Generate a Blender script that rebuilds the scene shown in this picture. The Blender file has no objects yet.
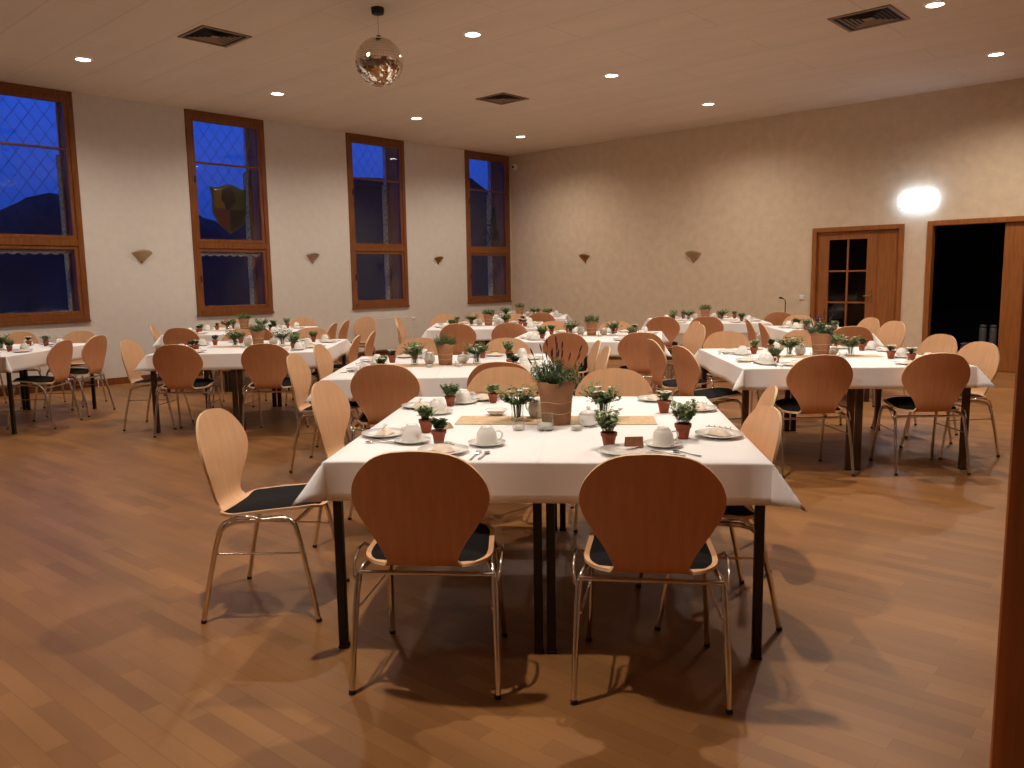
import bpy, math, random
from math import sin, cos, pi, radians
from mathutils import Vector, Matrix
scene = bpy.context.scene
COL = scene.collection

# ------------------------------------------------------------------ camera, sky, exposure
CAM = Vector((11.769, -12.852, 1.398))
FW = Vector((-0.67057852, 0.73044135, -0.12953724))
RT = Vector((0.73790168, 0.67473779, -0.01516658))
UP = Vector((-0.07632537, 0.10575613, 0.99145856))
cd = bpy.data.cameras.new('camera'); cam = bpy.data.objects.new('camera', cd); COL.objects.link(cam)
m = Matrix.Identity(4)
for i in range(3):
    m[i][0] = RT[i]; m[i][1] = UP[i]; m[i][2] = -FW[i]; m[i][3] = CAM[i]
cam.matrix_world = m
cd.sensor_fit = 'HORIZONTAL'; cd.sensor_width = 36.0; cd.lens = 36.0 * 807.58 / 1024
cd.clip_start = 0.05; cd.clip_end = 300
scene.camera = cam
scene.view_settings.view_transform = 'Standard'; scene.view_settings.look = 'None'
scene.view_settings.gamma = 1.0; scene.view_settings.use_curve_mapping = False
scene.view_settings.exposure = 0.0
scene.cycles.use_denoising = True
scene.cycles.max_bounces = 8; scene.cycles.diffuse_bounces = 5; scene.cycles.glossy_bounces = 4
scene.cycles.transmission_bounces = 6; scene.cycles.transparent_max_bounces = 12
scene.cycles.caustics_reflective = False; scene.cycles.caustics_refractive = False
scene.cycles.sample_clamp_indirect = 4.0

w = bpy.data.worlds.new('dusk_sky'); scene.world = w; w.use_nodes = True
nt = w.node_tree; nt.nodes.clear()
tc = nt.nodes.new('ShaderNodeTexCoord'); sp = nt.nodes.new('ShaderNodeSeparateXYZ')
nt.links.new(tc.outputs['Generated'], sp.inputs[0])
rmp = nt.nodes.new('ShaderNodeValToRGB')
rmp.color_ramp.elements[0].position = 0.0; rmp.color_ramp.elements[0].color = (0.016, 0.036, 0.20, 1)
rmp.color_ramp.elements[1].position = 0.35; rmp.color_ramp.elements[1].color = (0.006, 0.100, 0.80, 1)
nt.links.new(sp.outputs['Z'], rmp.inputs[0])
bgn = nt.nodes.new('ShaderNodeBackground'); nt.links.new(rmp.outputs[0], bgn.inputs[0]); bgn.inputs[1].default_value = 1.15
wo = nt.nodes.new('ShaderNodeOutputWorld'); nt.links.new(bgn.outputs[0], wo.inputs[0])

H = 3.937                       # ceiling height
LIGHT_COL = (1.0, 0.88, 0.735)
LIGHT_W = 192.0
LAMPS = [(x, y) for x in (1.77, 5.53, 9.30) for y in (-1.63, -4.10, -6.58, -9.06, -11.53, -14.0)]
LAMPS = [q for q in LAMPS if q not in ((5.53, -14.0), (1.77, -14.0), (5.53, -11.53))]

# ------------------------------------------------------------------ layout frame of the tables
TY = radians(37.257); O = Vector((9.931, -10.694, 0))
EX = Vector((cos(TY), sin(TY), 0)); EY = Vector((-sin(TY), cos(TY), 0))
def W(a, b, z=0.0):
    return O + EX * a + EY * b + Vector((0, 0, z))

# ------------------------------------------------------------------ materials
def mat(name, col, rough=0.5, metal=0.0, noise=None, bump=None, coat=0.0, emit=None, spec=0.5, sheen=0.0, trans=0.0, wood=None):
    m = bpy.data.materials.new(name); m.use_nodes = True
    n = m.node_tree.nodes; l = m.node_tree.links; b = n['Principled BSDF']
    b.inputs['Base Color'].default_value = (*col, 1); b.inputs['Roughness'].default_value = rough
    b.inputs['Metallic'].default_value = metal; b.inputs['Specular IOR Level'].default_value = spec
    b.inputs['Coat Weight'].default_value = coat; b.inputs['Sheen Weight'].default_value = sheen
    b.inputs['Transmission Weight'].default_value = trans
    if emit: b.inputs['Emission Color'].default_value = (*emit[0], 1); b.inputs['Emission Strength'].default_value = emit[1]
    t = n.new('ShaderNodeTexCoord')
    if noise or wood:
        scale, amt = (noise or (wood[0], wood[1]))
        mp = n.new('ShaderNodeMapping'); l.new(t.outputs['Object'], mp.inputs[0])
        if wood: mp.inputs['Scale'].default_value = wood[2]
        x = n.new('ShaderNodeTexNoise'); x.inputs['Scale'].default_value = scale; x.inputs['Detail'].default_value = 4
        l.new(mp.outputs[0], x.inputs['Vector'])
        r = n.new('ShaderNodeValToRGB')
        r.color_ramp.elements[0].position = 0.3; r.color_ramp.elements[1].position = 0.7
        r.color_ramp.elements[0].color = (*[c * (1 - amt) for c in col], 1)
        r.color_ramp.elements[1].color = (*[min(1, c * (1 + amt)) for c in col], 1)
        l.new(x.outputs['Fac'], r.inputs[0]); l.new(r.outputs[0], b.inputs['Base Color'])
    if bump:
        x = n.new('ShaderNodeTexNoise'); x.inputs['Scale'].default_value = bump[0]; x.inputs['Detail'].default_value = 3
        l.new(t.outputs['Object'], x.inputs['Vector'])
        bp = n.new('ShaderNodeBump'); bp.inputs['Strength'].default_value = bump[1]; bp.inputs['Distance'].default_value = bump[2]
        l.new(x.outputs['Fac'], bp.inputs['Height']); l.new(bp.outputs[0], b.inputs['Normal'])
    return m

M = {}
M['wall_white'] = mat('rough_white_plaster', (0.67, 0.62, 0.575), 0.9, noise=(9, 0.03), bump=(55, 0.35, 0.01), spec=0.2)
M['wall_beige'] = mat('rough_beige_plaster', (0.68, 0.545, 0.40), 0.9, noise=(7, 0.06), bump=(45, 0.5, 0.012), spec=0.2)
M['wood'] = mat('varnished_brown_wood', (0.19, 0.058, 0.010), 0.35, wood=(6, 0.28, (6, 6, 0.7)), coat=0.15)
M['door_wood'] = mat('honey_door_wood', (0.30, 0.10, 0.020), 0.4, wood=(5, 0.22, (8, 8, 0.6)), coat=0.2)
M['dark_wood'] = mat('dark_reveal_wood', (0.30, 0.115, 0.028), 0.5, wood=(6, 0.3, (5, 5, 0.6)))
M['near_wood'] = mat('reddish_jamb_wood', (0.40, 0.115, 0.028), 0.4, wood=(5, 0.25, (8, 8, 0.6)))
M['stone'] = mat('mottled_reveal_stone', (0.80, 0.54, 0.20), 0.9, noise=(22, 0.6))
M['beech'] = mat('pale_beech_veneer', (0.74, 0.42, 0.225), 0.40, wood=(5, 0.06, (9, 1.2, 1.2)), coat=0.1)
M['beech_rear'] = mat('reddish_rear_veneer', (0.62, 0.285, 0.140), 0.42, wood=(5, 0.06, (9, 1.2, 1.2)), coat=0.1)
M['ply_edge'] = mat('pale_ply_edge', (0.72, 0.50, 0.28), 0.5)
M['fabric'] = mat('charcoal_upholstery', (0.013, 0.012, 0.013), 0.95, bump=(500, 0.3, 0.002), spec=0.12)
M['chrome'] = mat('chrome_tube', (0.78, 0.75, 0.72), 0.12, 1.0)
M['black_rubber'] = mat('black_rubber', (0.012, 0.012, 0.012), 0.7)
M['black_metal'] = mat('black_lacquered_metal', (0.006, 0.006, 0.007), 0.4)
M['brown_leg'] = mat('dark_brown_wood_leg', (0.06, 0.025, 0.012), 0.45)
M['table_top'] = mat('grey_brown_laminate', (0.25, 0.18, 0.13), 0.5)
M['cloth'] = mat('white_damask_cloth', (0.86, 0.84, 0.85), 0.85, bump=(240, 0.12, 0.003), spec=0.25, sheen=0.1)
M['china'] = mat('white_china', (0.86, 0.84, 0.80), 0.16, coat=0.3)
M['napkin'] = mat('cream_paper_napkin', (0.80, 0.66, 0.54), 0.9)
M['steel'] = mat('cutlery_steel', (0.62, 0.60, 0.58), 0.18, 1.0)
M['terracotta'] = mat('terracotta', (0.29, 0.068, 0.026), 0.8, noise=(40, 0.15))
M['soil'] = mat('dark_soil', (0.03, 0.018, 0.01), 1.0)
M['leaf'] = mat('green_leaf', (0.085, 0.155, 0.035), 0.6, noise=(30, 0.4))
M['leaf_pale'] = mat('silvery_leaf', (0.22, 0.29, 0.12), 0.7, noise=(30, 0.35))
M['leaf_dark'] = mat('dark_leaf', (0.04, 0.085, 0.03), 0.6, noise=(30, 0.4))
M['petal'] = mat('white_petal', (0.85, 0.82, 0.70), 0.7)
M['lavender'] = mat('purple_flower_head', (0.075, 0.018, 0.045), 0.9)
M['stem'] = mat('plant_stem', (0.06, 0.08, 0.03), 0.7)
M['kraft'] = mat('kraft_paper', (0.36, 0.17, 0.085), 0.85, noise=(18, 0.12), bump=(30, 0.25, 0.004))
M['burlap'] = mat('kraft_runner_paper', (0.62, 0.43, 0.26), 0.9, noise=(35, 0.12))
M['string'] = mat('jute_string', (0.62, 0.46, 0.30), 0.9)
M['wax'] = mat('white_wax', (0.85, 0.82, 0.74), 0.5)
M['bread'] = mat('brown_card', (0.28, 0.11, 0.045), 0.8, noise=(60, 0.2))
M['white_paint'] = mat('white_radiator_enamel', (0.68, 0.62, 0.56), 0.45)
M['white_plastic'] = mat('white_plastic', (0.75, 0.72, 0.66), 0.5)
M['brass'] = mat('brass', (0.45, 0.27, 0.09), 0.35, 1.0)
M['silver'] = mat('brushed_silver', (0.60, 0.56, 0.52), 0.3, 1.0)
M['shell'] = mat('frosted_shell_glass', (0.46, 0.33, 0.18), 0.5)
M['mirror'] = mat('mirror_facets', (0.80, 0.74, 0.68), 0.07, 1.0)
M['vent'] = mat('brown_painted_vent', (0.24, 0.15, 0.09), 0.6)
M['vent_dark'] = mat('duct_darkness', (0.015, 0.010, 0.008), 0.9)
M['lead'] = mat('window_lead', (0.02, 0.02, 0.025), 0.6)
M['lace'] = mat('white_lace', (0.70, 0.72, 0.78), 0.9)
M['glass_red'] = mat('dark_red_stained_glass', (0.10, 0.02, 0.012), 0.3)
M['glass_amber'] = mat('amber_stained_glass', (0.16, 0.08, 0.012), 0.3)
M['glass_green'] = mat('olive_stained_glass', (0.05, 0.06, 0.02), 0.3)
M['glass_black'] = mat('black_stained_glass', (0.012, 0.008, 0.008), 0.3)
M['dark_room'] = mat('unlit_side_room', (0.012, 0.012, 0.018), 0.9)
M['render_out'] = mat('neighbour_render', (0.05, 0.034, 0.026), 0.95)
M['roof_out'] = mat('neighbour_roof', (0.035, 0.025, 0.02), 0.95)
M['hedge_out'] = mat('dusk_foliage', (0.045, 0.032, 0.024), 1.0, noise=(0.8, 0.4))
M['grey_plastic'] = mat('grey_plastic', (0.12, 0.11, 0.12), 0.6)
M['pinkish'] = mat('mauve_cloth', (0.20, 0.13, 0.15), 0.9)
M['lamp_lens'] = mat('downlight_lens', (1, 1, 1), 0.4, emit=((1.0, 0.93, 0.82), 14.0))
M['sign_light'] = mat('lit_sign_panel', (1, 1, 1), 0.4, emit=((0.50, 0.72, 1.0), 18.0))
M['sign_body'] = mat('sign_housing', (0.35, 0.35, 0.36), 0.5)

def glass(name, rough=0.02, tint=(1, 1, 1), refl=1.0):
    m = bpy.data.materials.new(name); m.use_nodes = True; n = m.node_tree.nodes; l = m.node_tree.links; n.clear()
    o = n.new('ShaderNodeOutputMaterial'); mx = n.new('ShaderNodeMixShader'); tr = n.new('ShaderNodeBsdfTransparent')
    g = n.new('ShaderNodeBsdfGlossy'); lw = n.new('ShaderNodeLayerWeight'); lw.inputs[0].default_value = 0.5
    pw = n.new('ShaderNodeMath'); pw.operation = 'POWER'; pw.inputs[1].default_value = 4.0
    mu = n.new('ShaderNodeMath'); mu.operation = 'MULTIPLY_ADD'; mu.inputs[1].default_value = 0.5 * refl; mu.inputs[2].default_value = 0.045
    tr.inputs[0].default_value = (*tint, 1); g.inputs['Roughness'].default_value = rough
    l.new(lw.outputs['Facing'], pw.inputs[0]); l.new(pw.outputs[0], mu.inputs[0]); l.new(mu.outputs[0], mx.inputs[0]); l.new(tr.outputs[0], mx.inputs[1])
    l.new(g.outputs[0], mx.inputs[2]); l.new(mx.outputs[0], o.inputs[0])
    return m
M['pane'] = glass('window_glass', 0.02, (0.92, 0.94, 0.97))
M['clear'] = glass('clear_glass', 0.03, (0.96, 0.97, 0.96), 1.5)
M['dark_pane'] = glass('door_glass', 0.05, (0.35, 0.35, 0.4))

def brick_mat(name, c1, c2, mortar, bw, bh, ms, rough, off=0.5, noise_amt=0.25, nscale=3.0, rot=0.0, coat=0.0, bias=0.0, spec=0.5):
    m = bpy.data.materials.new(name); m.use_nodes = True; n = m.node_tree.nodes; l = m.node_tree.links; b = n['Principled BSDF']
    t = n.new('ShaderNodeTexCoord'); mp = n.new('ShaderNodeMapping'); mp.inputs['Rotation'].default_value = (0, 0, rot)
    l.new(t.outputs['Object'], mp.inputs[0])
    br = n.new('ShaderNodeTexBrick'); br.offset = off; br.offset_frequency = 2
    br.inputs['Color1'].default_value = (*c1, 1); br.inputs['Color2'].default_value = (*c2, 1); br.inputs['Mortar'].default_value = (*mortar, 1)
    br.inputs['Scale'].default_value = 1.0; br.inputs['Brick Width'].default_value = bw; br.inputs['Row Height'].default_value = bh
    br.inputs['Mortar Size'].default_value = ms; br.inputs['Bias'].default_value = bias
    l.new(mp.outputs[0], br.inputs['Vector'])
    ns = n.new('ShaderNodeTexNoise'); ns.inputs['Scale'].default_value = nscale; ns.inputs['Detail'].default_value = 6
    mp2 = n.new('ShaderNodeMapping'); mp2.inputs['Scale'].default_value = (0.5, 2.2, 1); mp2.inputs['Rotation'].default_value = (0, 0, rot)
    l.new(t.outputs['Object'], mp2.inputs[0]); l.new(mp2.outputs[0], ns.inputs['Vector'])
    hs = n.new('ShaderNodeMapRange'); hs.inputs['To Min'].default_value = 1 - noise_amt; hs.inputs['To Max'].default_value = 1 + noise_amt
    hs.inputs['From Min'].default_value = 0.3; hs.inputs['From Max'].default_value = 0.7
    l.new(ns.outputs['Fac'], hs.inputs['Value'])
    vm = n.new('ShaderNodeVectorMath'); vm.operation = 'SCALE'
    l.new(br.outputs['Color'], vm.inputs[0]); l.new(hs.outputs[0], vm.inputs['Scale'])
    l.new(vm.outputs[0], b.inputs['Base Color']); b.inputs['Roughness'].default_value = rough; b.inputs['Coat Weight'].default_value = coat
    b.inputs['Specular IOR Level'].default_value = spec
    return m
M['floor'] = brick_mat('oak_strip_parquet', (0.225, 0.098, 0.032), (0.300, 0.138, 0.046), (0.195, 0.083, 0.026), 0.49, 0.072, 0.0010, 0.42, 0.37, 0.22, 1.4, radians(-2.5), 0.0, spec=0.25)
M['ceiling'] = brick_mat('ceiling_boards', (0.72, 0.61, 0.50), (0.735, 0.625, 0.51), (0.62, 0.51, 0.41), 2.5, 0.625, 0.006, 0.9, 0.5, 0.03, 1.5, spec=0.1)

# ------------------------------------------------------------------ mesh building
class MB:
    def __init__(s): s.v = []; s.f = []; s.sm = []; s.mi = []
    def add(s, vs, fs, smooth=False, mi=0, tf=None):
        b = len(s.v)
        for p in vs:
            p = Vector(p)
            if tf is not None: p = tf @ p
            s.v.append(p)
        for f in fs: s.f.append([b + i for i in f]); s.sm.append(smooth); s.mi.append(mi)
        return s
    def box(s, a, b, mi=0, tf=None):
        x0, y0, z0 = a; x1, y1, z1 = b
        return s.add([(x0,y0,z0),(x1,y0,z0),(x1,y1,z0),(x0,y1,z0),(x0,y0,z1),(x1,y0,z1),(x1,y1,z1),(x0,y1,z1)],
              [(0,3,2,1),(4,5,6,7),(0,1,5,4),(1,2,6,5),(2,3,7,6),(3,0,4,7)], False, mi, tf)
    def cbox(s, a, b, c=0.004, mi=0):
        # box with chamfered edges
        x0, y0, z0 = a; x1, y1, z1 = b
        vs = []; idx = {}
        for ix, X in enumerate((x0, x1)):
            for iy, Y in enumerate((y0, y1)):
                for iz, Z in enumerate((z0, z1)):
                    sx = 1 if ix == 0 else -1; sy = 1 if iy == 0 else -1; sz = 1 if iz == 0 else -1
                    idx[(ix,iy,iz,0)] = len(vs); vs.append((X, Y + sy*c, Z + sz*c))
                    idx[(ix,iy,iz,1)] = len(vs); vs.append((X + sx*c, Y, Z + sz*c))
                    idx[(ix,iy,iz,2)] = len(vs); vs.append((X + sx*c, Y + sy*c, Z))
        fs = []
        g = lambda *k: idx[k]
        fs.append([g(0,0,0,0),g(0,0,1,0),g(0,1,1,0),g(0,1,0,0)]); fs.append([g(1,0,0,0),g(1,1,0,0),g(1,1,1,0),g(1,0,1,0)])
        fs.append([g(0,0,0,1),g(1,0,0,1),g(1,0,1,1),g(0,0,1,1)]); fs.append([g(0,1,0,1),g(0,1,1,1),g(1,1,1,1),g(1,1,0,1)])
        fs.append([g(0,0,0,2),g(0,1,0,2),g(1,1,0,2),g(1,0,0,2)]); fs.append([g(0,0,1,2),g(1,0,1,2),g(1,1,1,2),g(0,1,1,2)])
        for i in (0,1):
            for j in (0,1):
                fs.append([g(0,i,j,1),g(1,i,j,1),g(1,i,j,2),g(0,i,j,2)])
                fs.append([g(i,0,j,0),g(i,1,j,0),g(i,1,j,2),g(i,0,j,2)])
                fs.append([g(i,j,0,0),g(i,j,1,0),g(i,j,1,1),g(i,j,0,1)])
                for k in (0,1): fs.append([g(i,j,k,0),g(i,j,k,1),g(i,j,k,2)])
        return s.add(vs, fs, False, mi)
    def tube(s, pts, r, seg=8, cap=True, mi=0, closed=False):
        pts = [Vector(p) for p in pts]; n = len(pts); rs = r if isinstance(r, (list, tuple)) else [r] * n
        rings = []; prev = None
        for i, p in enumerate(pts):
            if closed: d = pts[(i+1) % n] - pts[i-1]
            else: d = pts[min(i+1, n-1)] - pts[max(i-1, 0)]
            d.normalize()
            if prev is None:
                a = Vector((0,0,1)) if abs(d.z) < 0.9 else Vector((1,0,0))
                u = d.cross(a).normalized()
            else:
                u = (prev - d * prev.dot(d)).normalized()
            prev = u; v = d.cross(u)
            rings.append([p + (u * cos(2*pi*k/seg) + v * sin(2*pi*k/seg)) * rs[i] for k in range(seg)])
        b = len(s.v); vs = [q for rg in rings for q in rg]; fs = []
        for i in range(n if closed else n-1):
            j = (i+1) % n
            for k in range(seg):
                k2 = (k+1) % seg; fs.append((i*seg+k, i*seg+k2, j*seg+k2, j*seg+k))
        s.add(vs, fs, True, mi)
        if cap and not closed:
            s.add(rings[0], [tuple(reversed(range(seg)))], False, mi); s.add(rings[-1], [tuple(range(seg))], False, mi)
        return s
    def lathe(s, prof, seg=20, mi=0, smooth=True, flute=0.0, tf=None, caps=True):
        vs = []; fs = []; n = len(prof)
        for i, (r, z) in enumerate(prof):
            for k in range(seg):
                rr = r * (1 + flute * (1 if k % 2 else -1)); a = 2*pi*k/seg
                vs.append((rr*cos(a), rr*sin(a), z))
        for i in range(n-1):
            for k in range(seg):
                k2 = (k+1) % seg; fs.append((i*seg+k, i*seg+k2, (i+1)*seg+k2, (i+1)*seg+k))
        if caps:
            fs.append(tuple(reversed(range(seg)))); fs.append(tuple(range((n-1)*seg, n*seg)))
        return s.add(vs, fs, smooth, mi, tf)
    def prism(s, poly, h0, h1, axis='z', mi=0, tf=None):
        n = len(poly)
        def P(a, b, h):
            return (a, b, h) if axis == 'z' else ((h, a, b) if axis == 'x' else (a, h, b))
        vs = [P(a, b, h0) for a, b in poly] + [P(a, b, h1) for a, b in poly]
        fs = [tuple(range(n)), tuple(reversed(range(n, 2*n)))] + [(i, i+n, (i+1) % n + n, (i+1) % n) for i in range(n)]
        return s.add(vs, fs, False, mi, tf)
    def build(s, name, mats, parent=None, fix=True):
        me = bpy.data.meshes.new(name); me.from_pydata([tuple(p) for p in s.v], [], s.f)
        if not isinstance(mats, (list, tuple)): mats = [mats]
        for q in mats: me.materials.append(q)
        me.polygons.foreach_set('use_smooth', s.sm); me.polygons.foreach_set('material_index', s.mi)
        if fix:
            import bmesh
            bm = bmesh.new(); bm.from_mesh(me); bmesh.ops.recalc_face_normals(bm, faces=bm.faces); bm.to_mesh(me); bm.free()
        me.update()
        o = bpy.data.objects.new(name, me); COL.objects.link(o)
        if parent: o.parent = parent
        return o

def tag(o, label=None, cat=None, group=None, kind=None):
    if label: o['label'] = label
    if cat: o['category'] = cat
    if group: o['group'] = group
    if kind: o['kind'] = kind
    return o
def thing(name, loc=(0,0,0), rz=0.0, label=None, cat=None, group=None, kind=None):
    o = bpy.data.objects.new(name, None); COL.objects.link(o); o.location = loc; o.rotation_euler = (0, 0, rz)
    o.empty_display_size = 0.1
    return tag(o, label, cat, group, kind)
def copy_tree(o, parent=None, kids=None):
    c = o.copy(); COL.objects.link(c); c.parent = parent
    for ch in (KIDS.get(o.name, []) if kids is None else kids):
        d = copy_tree(ch, c)
    return c
KIDS = {}
def seal(o):
    """remember the children of a finished thing"""
    for q in [o] + list(o.children_recursive): KIDS[q.name] = list(q.children)
    return o
FRESH = set()
def spawn(proto, loc, rz, label, cat, group=None, scale=None):
    """the prototype itself the first time, then copies of it and of each part"""
    if proto.name in FRESH: FRESH.discard(proto.name); o = proto
    else: o = copy_tree(proto)
    o.location = loc; o.rotation_euler = (0, 0, rz)
    if scale: o.scale = (scale,) * 3
    o['label'] = label; o['category'] = cat
    if group: o['group'] = group
    return o
def proto(o): seal(o); FRESH.add(o.name); return o
def struct(o): o['kind'] = 'structure'; return o

# ------------------------------------------------------------------ room shell
X1, Y0 = 16.0, -18.0
WT = 0.62                                                     # window wall thickness
struct(MB().box((-WT, Y0, -0.12), (X1, WT, 0.0)).build('floor', M['floor']))
struct(MB().box((-WT, Y0, H), (X1, 0.3, H + 0.12)).build('ceiling', M['ceiling']))
WIN = [(-9.865, -8.572), (-7.037, -5.752), (-4.174, -2.883), (-1.323, -0.035)]
SILL = 0.93; WTOP = H - 0.004
b = MB(); b.box((-WT, Y0, 0), (0, 0.0, SILL)); ys = [Y0] + [q for ab in WIN for q in ab] + [0.0]
for i in range(0, len(ys), 2): b.box((-WT, ys[i], SILL), (0, ys[i+1], H))
struct(b.build('wall_left', M['wall_white']))
D1 = (6.51, 7.88); D2 = (8.195, 10.30); DH = 2.112
b = MB(); b.box((-WT, 0, 0), (D1[0], 0.12, H)); b.box((D1[1], 0, 0), (D2[0], 0.12, H)); b.box((D2[1], 0, 0), (X1, 0.12, H))
b.box((D1[0], 0, DH), (D1[1], 0.12, H)); b.box((D2[0], 0, DH), (D2[1], 0.12, H))
struct(b.build('wall_back', M['wall_beige']))
struct(MB().box((X1, Y0, 0), (X1 + 0.2, 0.25, H)).build('wall_right', M['wall_white']))
struct(MB().box((-WT, Y0 - 0.2, 0), (X1, Y0, H)).build('wall_front', M['wall_white']))
struct(MB().box((0.0, Y0, 0), (0.02, -0.0, 0.095)).build('baseboard_left', M['wood']))
b = MB()
for a_, b_ in ((0.02, D1[0]), (D1[1], D2[0]), (D2[1], X1)): b.box((a_, -0.02, 0), (b_, 0.0, 0.095))
struct(b.build('baseboard_back', M['wood']))
# dark side room behind the doors
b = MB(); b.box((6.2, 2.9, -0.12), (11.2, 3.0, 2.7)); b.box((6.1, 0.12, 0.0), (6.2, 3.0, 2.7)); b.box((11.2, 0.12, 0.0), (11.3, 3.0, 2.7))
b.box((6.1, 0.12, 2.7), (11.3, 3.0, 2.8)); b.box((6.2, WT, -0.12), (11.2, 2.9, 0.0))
struct(b.build('wall_side_room', M['dark_room']))

# windows: inner casement, outer leaded light, wooden and stone reveals
def window(n, y0, y1, lace):
    r = struct(thing('window_%d' % n, (0, (y0 + y1) / 2, SILL)))
    hw = (y1 - y0) / 2; hh = WTOP - SILL; zt = 1.965 - SILL
    f = MB()
    jw = 0.075
    for sgn in (-1, 1): f.cbox((-0.06, min(sgn*hw, sgn*(hw-jw)), 0), (0.018, max(sgn*hw, sgn*(hw-jw)), hh), 0.004)
    f.cbox((-0.06, -hw + jw, hh - 0.07), (0.016, hw - jw, hh), 0.004)
    f.cbox((-0.06, -hw + jw, 0), (0.03, hw - jw, 0.07), 0.004)
    f.cbox((-0.06, -hw + jw, zt - 0.045), (0.022, hw - jw, zt + 0.045), 0.004)
    f.cbox((-0.02, -hw - 0.01, -0.03), (0.04, hw + 0.0, 0.0), 0.003)
    f.build('window_frame', M['wood'], r)
    for nm, za, zb in (('lower_sash', 0.07, zt - 0.045), ('upper_sash', zt + 0.045, hh - 0.07)):
        s = MB(); a = hw - jw; t = 0.05
        s.cbox((-0.05, -a, za), (0.006, -a + t, zb)); s.cbox((-0.05, a - t, za), (0.006, a, zb))
        s.cbox((-0.05, -a + t, za), (0.006, a - t, za + t)); th_ = t + (0.03 if nm == 'upper_sash' else 0.0); s.cbox((-0.05, -a + t, zb - th_), (0.006, a - t, zb))
        if nm == 'upper_sash': s.cbox((-0.045, -a + t, 3.185 - SILL - 0.014), (0.0, a - t, 3.185 - SILL + 0.014), 0.003)
        so = s.build(nm, M['wood'], r)
        MB().box((-0.032, -a + t - 0.005, za + t - 0.005), (-0.026, a - t + 0.005, zb - t + 0.005)).build('pane', M['pane'], so)
        h = MB(); h.cbox((0.006, -a + 0.012, (za + zb)/2 - 0.05), (0.022, -a + 0.032, (za + zb)/2 + 0.05)); h.build('handle', M['vent_dark'], so)
    rv = MB(); 
    for sgn in (-1, 1): rv.box((-0.44, min(sgn*hw, sgn*(hw-0.02)), 0), (-0.06, max(sgn*hw, sgn*(hw-0.02)), hh))
    rv.box((-0.44, -hw, hh - 0.02), (-0.06, hw, hh)); rv.box((-0.44, -hw, 0), (-0.06, hw, 0.02)); rv.build('reveal', M['dark_wood'], r)
    st = MB()
    for sgn in (-1, 1): st.box((-0.615, min(sgn*hw, sgn*(hw-0.05)), 0.0), (-0.48, max(sgn*hw, sgn*(hw-0.05)), hh - 0.75))
    st.build('stone_reveal', M['stone'], r)
    of = MB(); o = 0.045
    for sgn in (-1, 1): of.box((-0.48, min(sgn*hw, sgn*(hw-o)), 0), (-0.44, max(sgn*hw, sgn*(hw-o)), hh))
    of.box((-0.48, -hw + o, hh - o), (-0.44, hw - o, hh)); of.box((-0.48, -hw + o, 0), (-0.44, hw - o, o)); of.box((-0.48, -hw + o, zt - 0.03), (-0.44, hw - o, zt + 0.03))
    of.build('outer_frame', M['dark_wood'], r)
    # diamond lead lattice clipped to the light
    ld = MB(); a = hw - o; za, zb = zt + 0.03, hh - o; cw, chh = 0.19, 0.26; sl = chh / cw
    k = -40
    while k < 60:
        for sg in (1, -1):
            c0 = za + k * chh                                # z = c0 + sg*sl*(y+a)
            ya, yb = -a, a
            pts = []
            for yy in (ya, yb):
                pts.append((yy, c0 + sg * sl * (yy + a)))
            (p0, q0), (p1, q1) = pts
            if q0 > q1: (p0, q0), (p1, q1) = (p1, q1), (p0, q0)
            if q1 <= za or q0 >= zb: continue
            def cl(qt): return p0 + (p1 - p0) * (qt - q0) / (q1 - q0)
            A = (p0, q0) if q0 >= za else (cl(za), za); B = (p1, q1) if q1 <= zb else (cl(zb), zb)
            ld.tube([(-0.46, A[0], A[1]), (-0.46, B[0], B[1])], 0.0028, 4, False)
        k += 1
    ld.build('lead_lattice', M['lead'], r)
    if lace:
        lv = MB(); n_ = 48; a = hw - jw - 0.06; top = zt - 0.10
        vs = []; fs = []
        for i in range(n_ + 1):
            y = -a + 2*a*i/n_; d = 0.035 + 0.025 * abs(sin(i * pi / 6)); x = -0.10 + 0.008 * sin(i * 1.3)
            vs += [(x, y, top), (x, y, top - d), (x - 0.003, y, top), (x - 0.003, y, top - d)]
        for i in range(n_):
            k = 4*i; fs += [(k, k+4, k+5, k+1), (k+2, k+3, k+7, k+6), (k+1, k+5, k+7, k+3), (k, k+2, k+6, k+4)]
        lv.add(vs, fs, True); tag(lv.build('lace_valance', M['lace'], r), 'white lace trim across the lower pane')
    return r
for i, (a_, b_) in enumerate(WIN): window(i + 1, a_, b_, i in (0, 1))

# stained-glass shield hanging in the second window, round emblem in the fourth
sh = thing('stained_glass_shield', (-0.235, -6.29, 2.18), 0, 'dark stained glass shield hanging inside the second window from the left', 'ornament')
out = [(-0.30, 0.70), (-0.20, 0.68), (-0.10, 0.72), (0.0, 0.75), (0.12, 0.73), (0.22, 0.68), (0.31, 0.69), (0.29, 0.45), (0.29, 0.28), (0.22, 0.12), (0.0, -0.02), (-0.2, 0.14), (-0.28, 0.3), (-0.27, 0.5)]
MB().prism(out, -0.006, 0.006, 'x').build('shield_panel', M['glass_green'], sh)
MB().prism([(-0.25, 0.36), (-0.01, 0.36), (-0.01, 0.02), (-0.18, 0.14)], 0.0065, 0.0085, 'x').build('lower_left_quarter', M['glass_red'], sh)
MB().prism([(0.01, 0.36), (0.27, 0.36), (0.20, 0.13), (0.01, 0.02)], 0.0065, 0.0085, 'x').build('lower_right_quarter', M['glass_black'], sh)
MB().prism([(-0.25, 0.64), (-0.01, 0.70), (-0.01, 0.38), (-0.24, 0.38)], 0.0065, 0.0085, 'x').build('upper_left_quarter', M['glass_amber'], sh)
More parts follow.
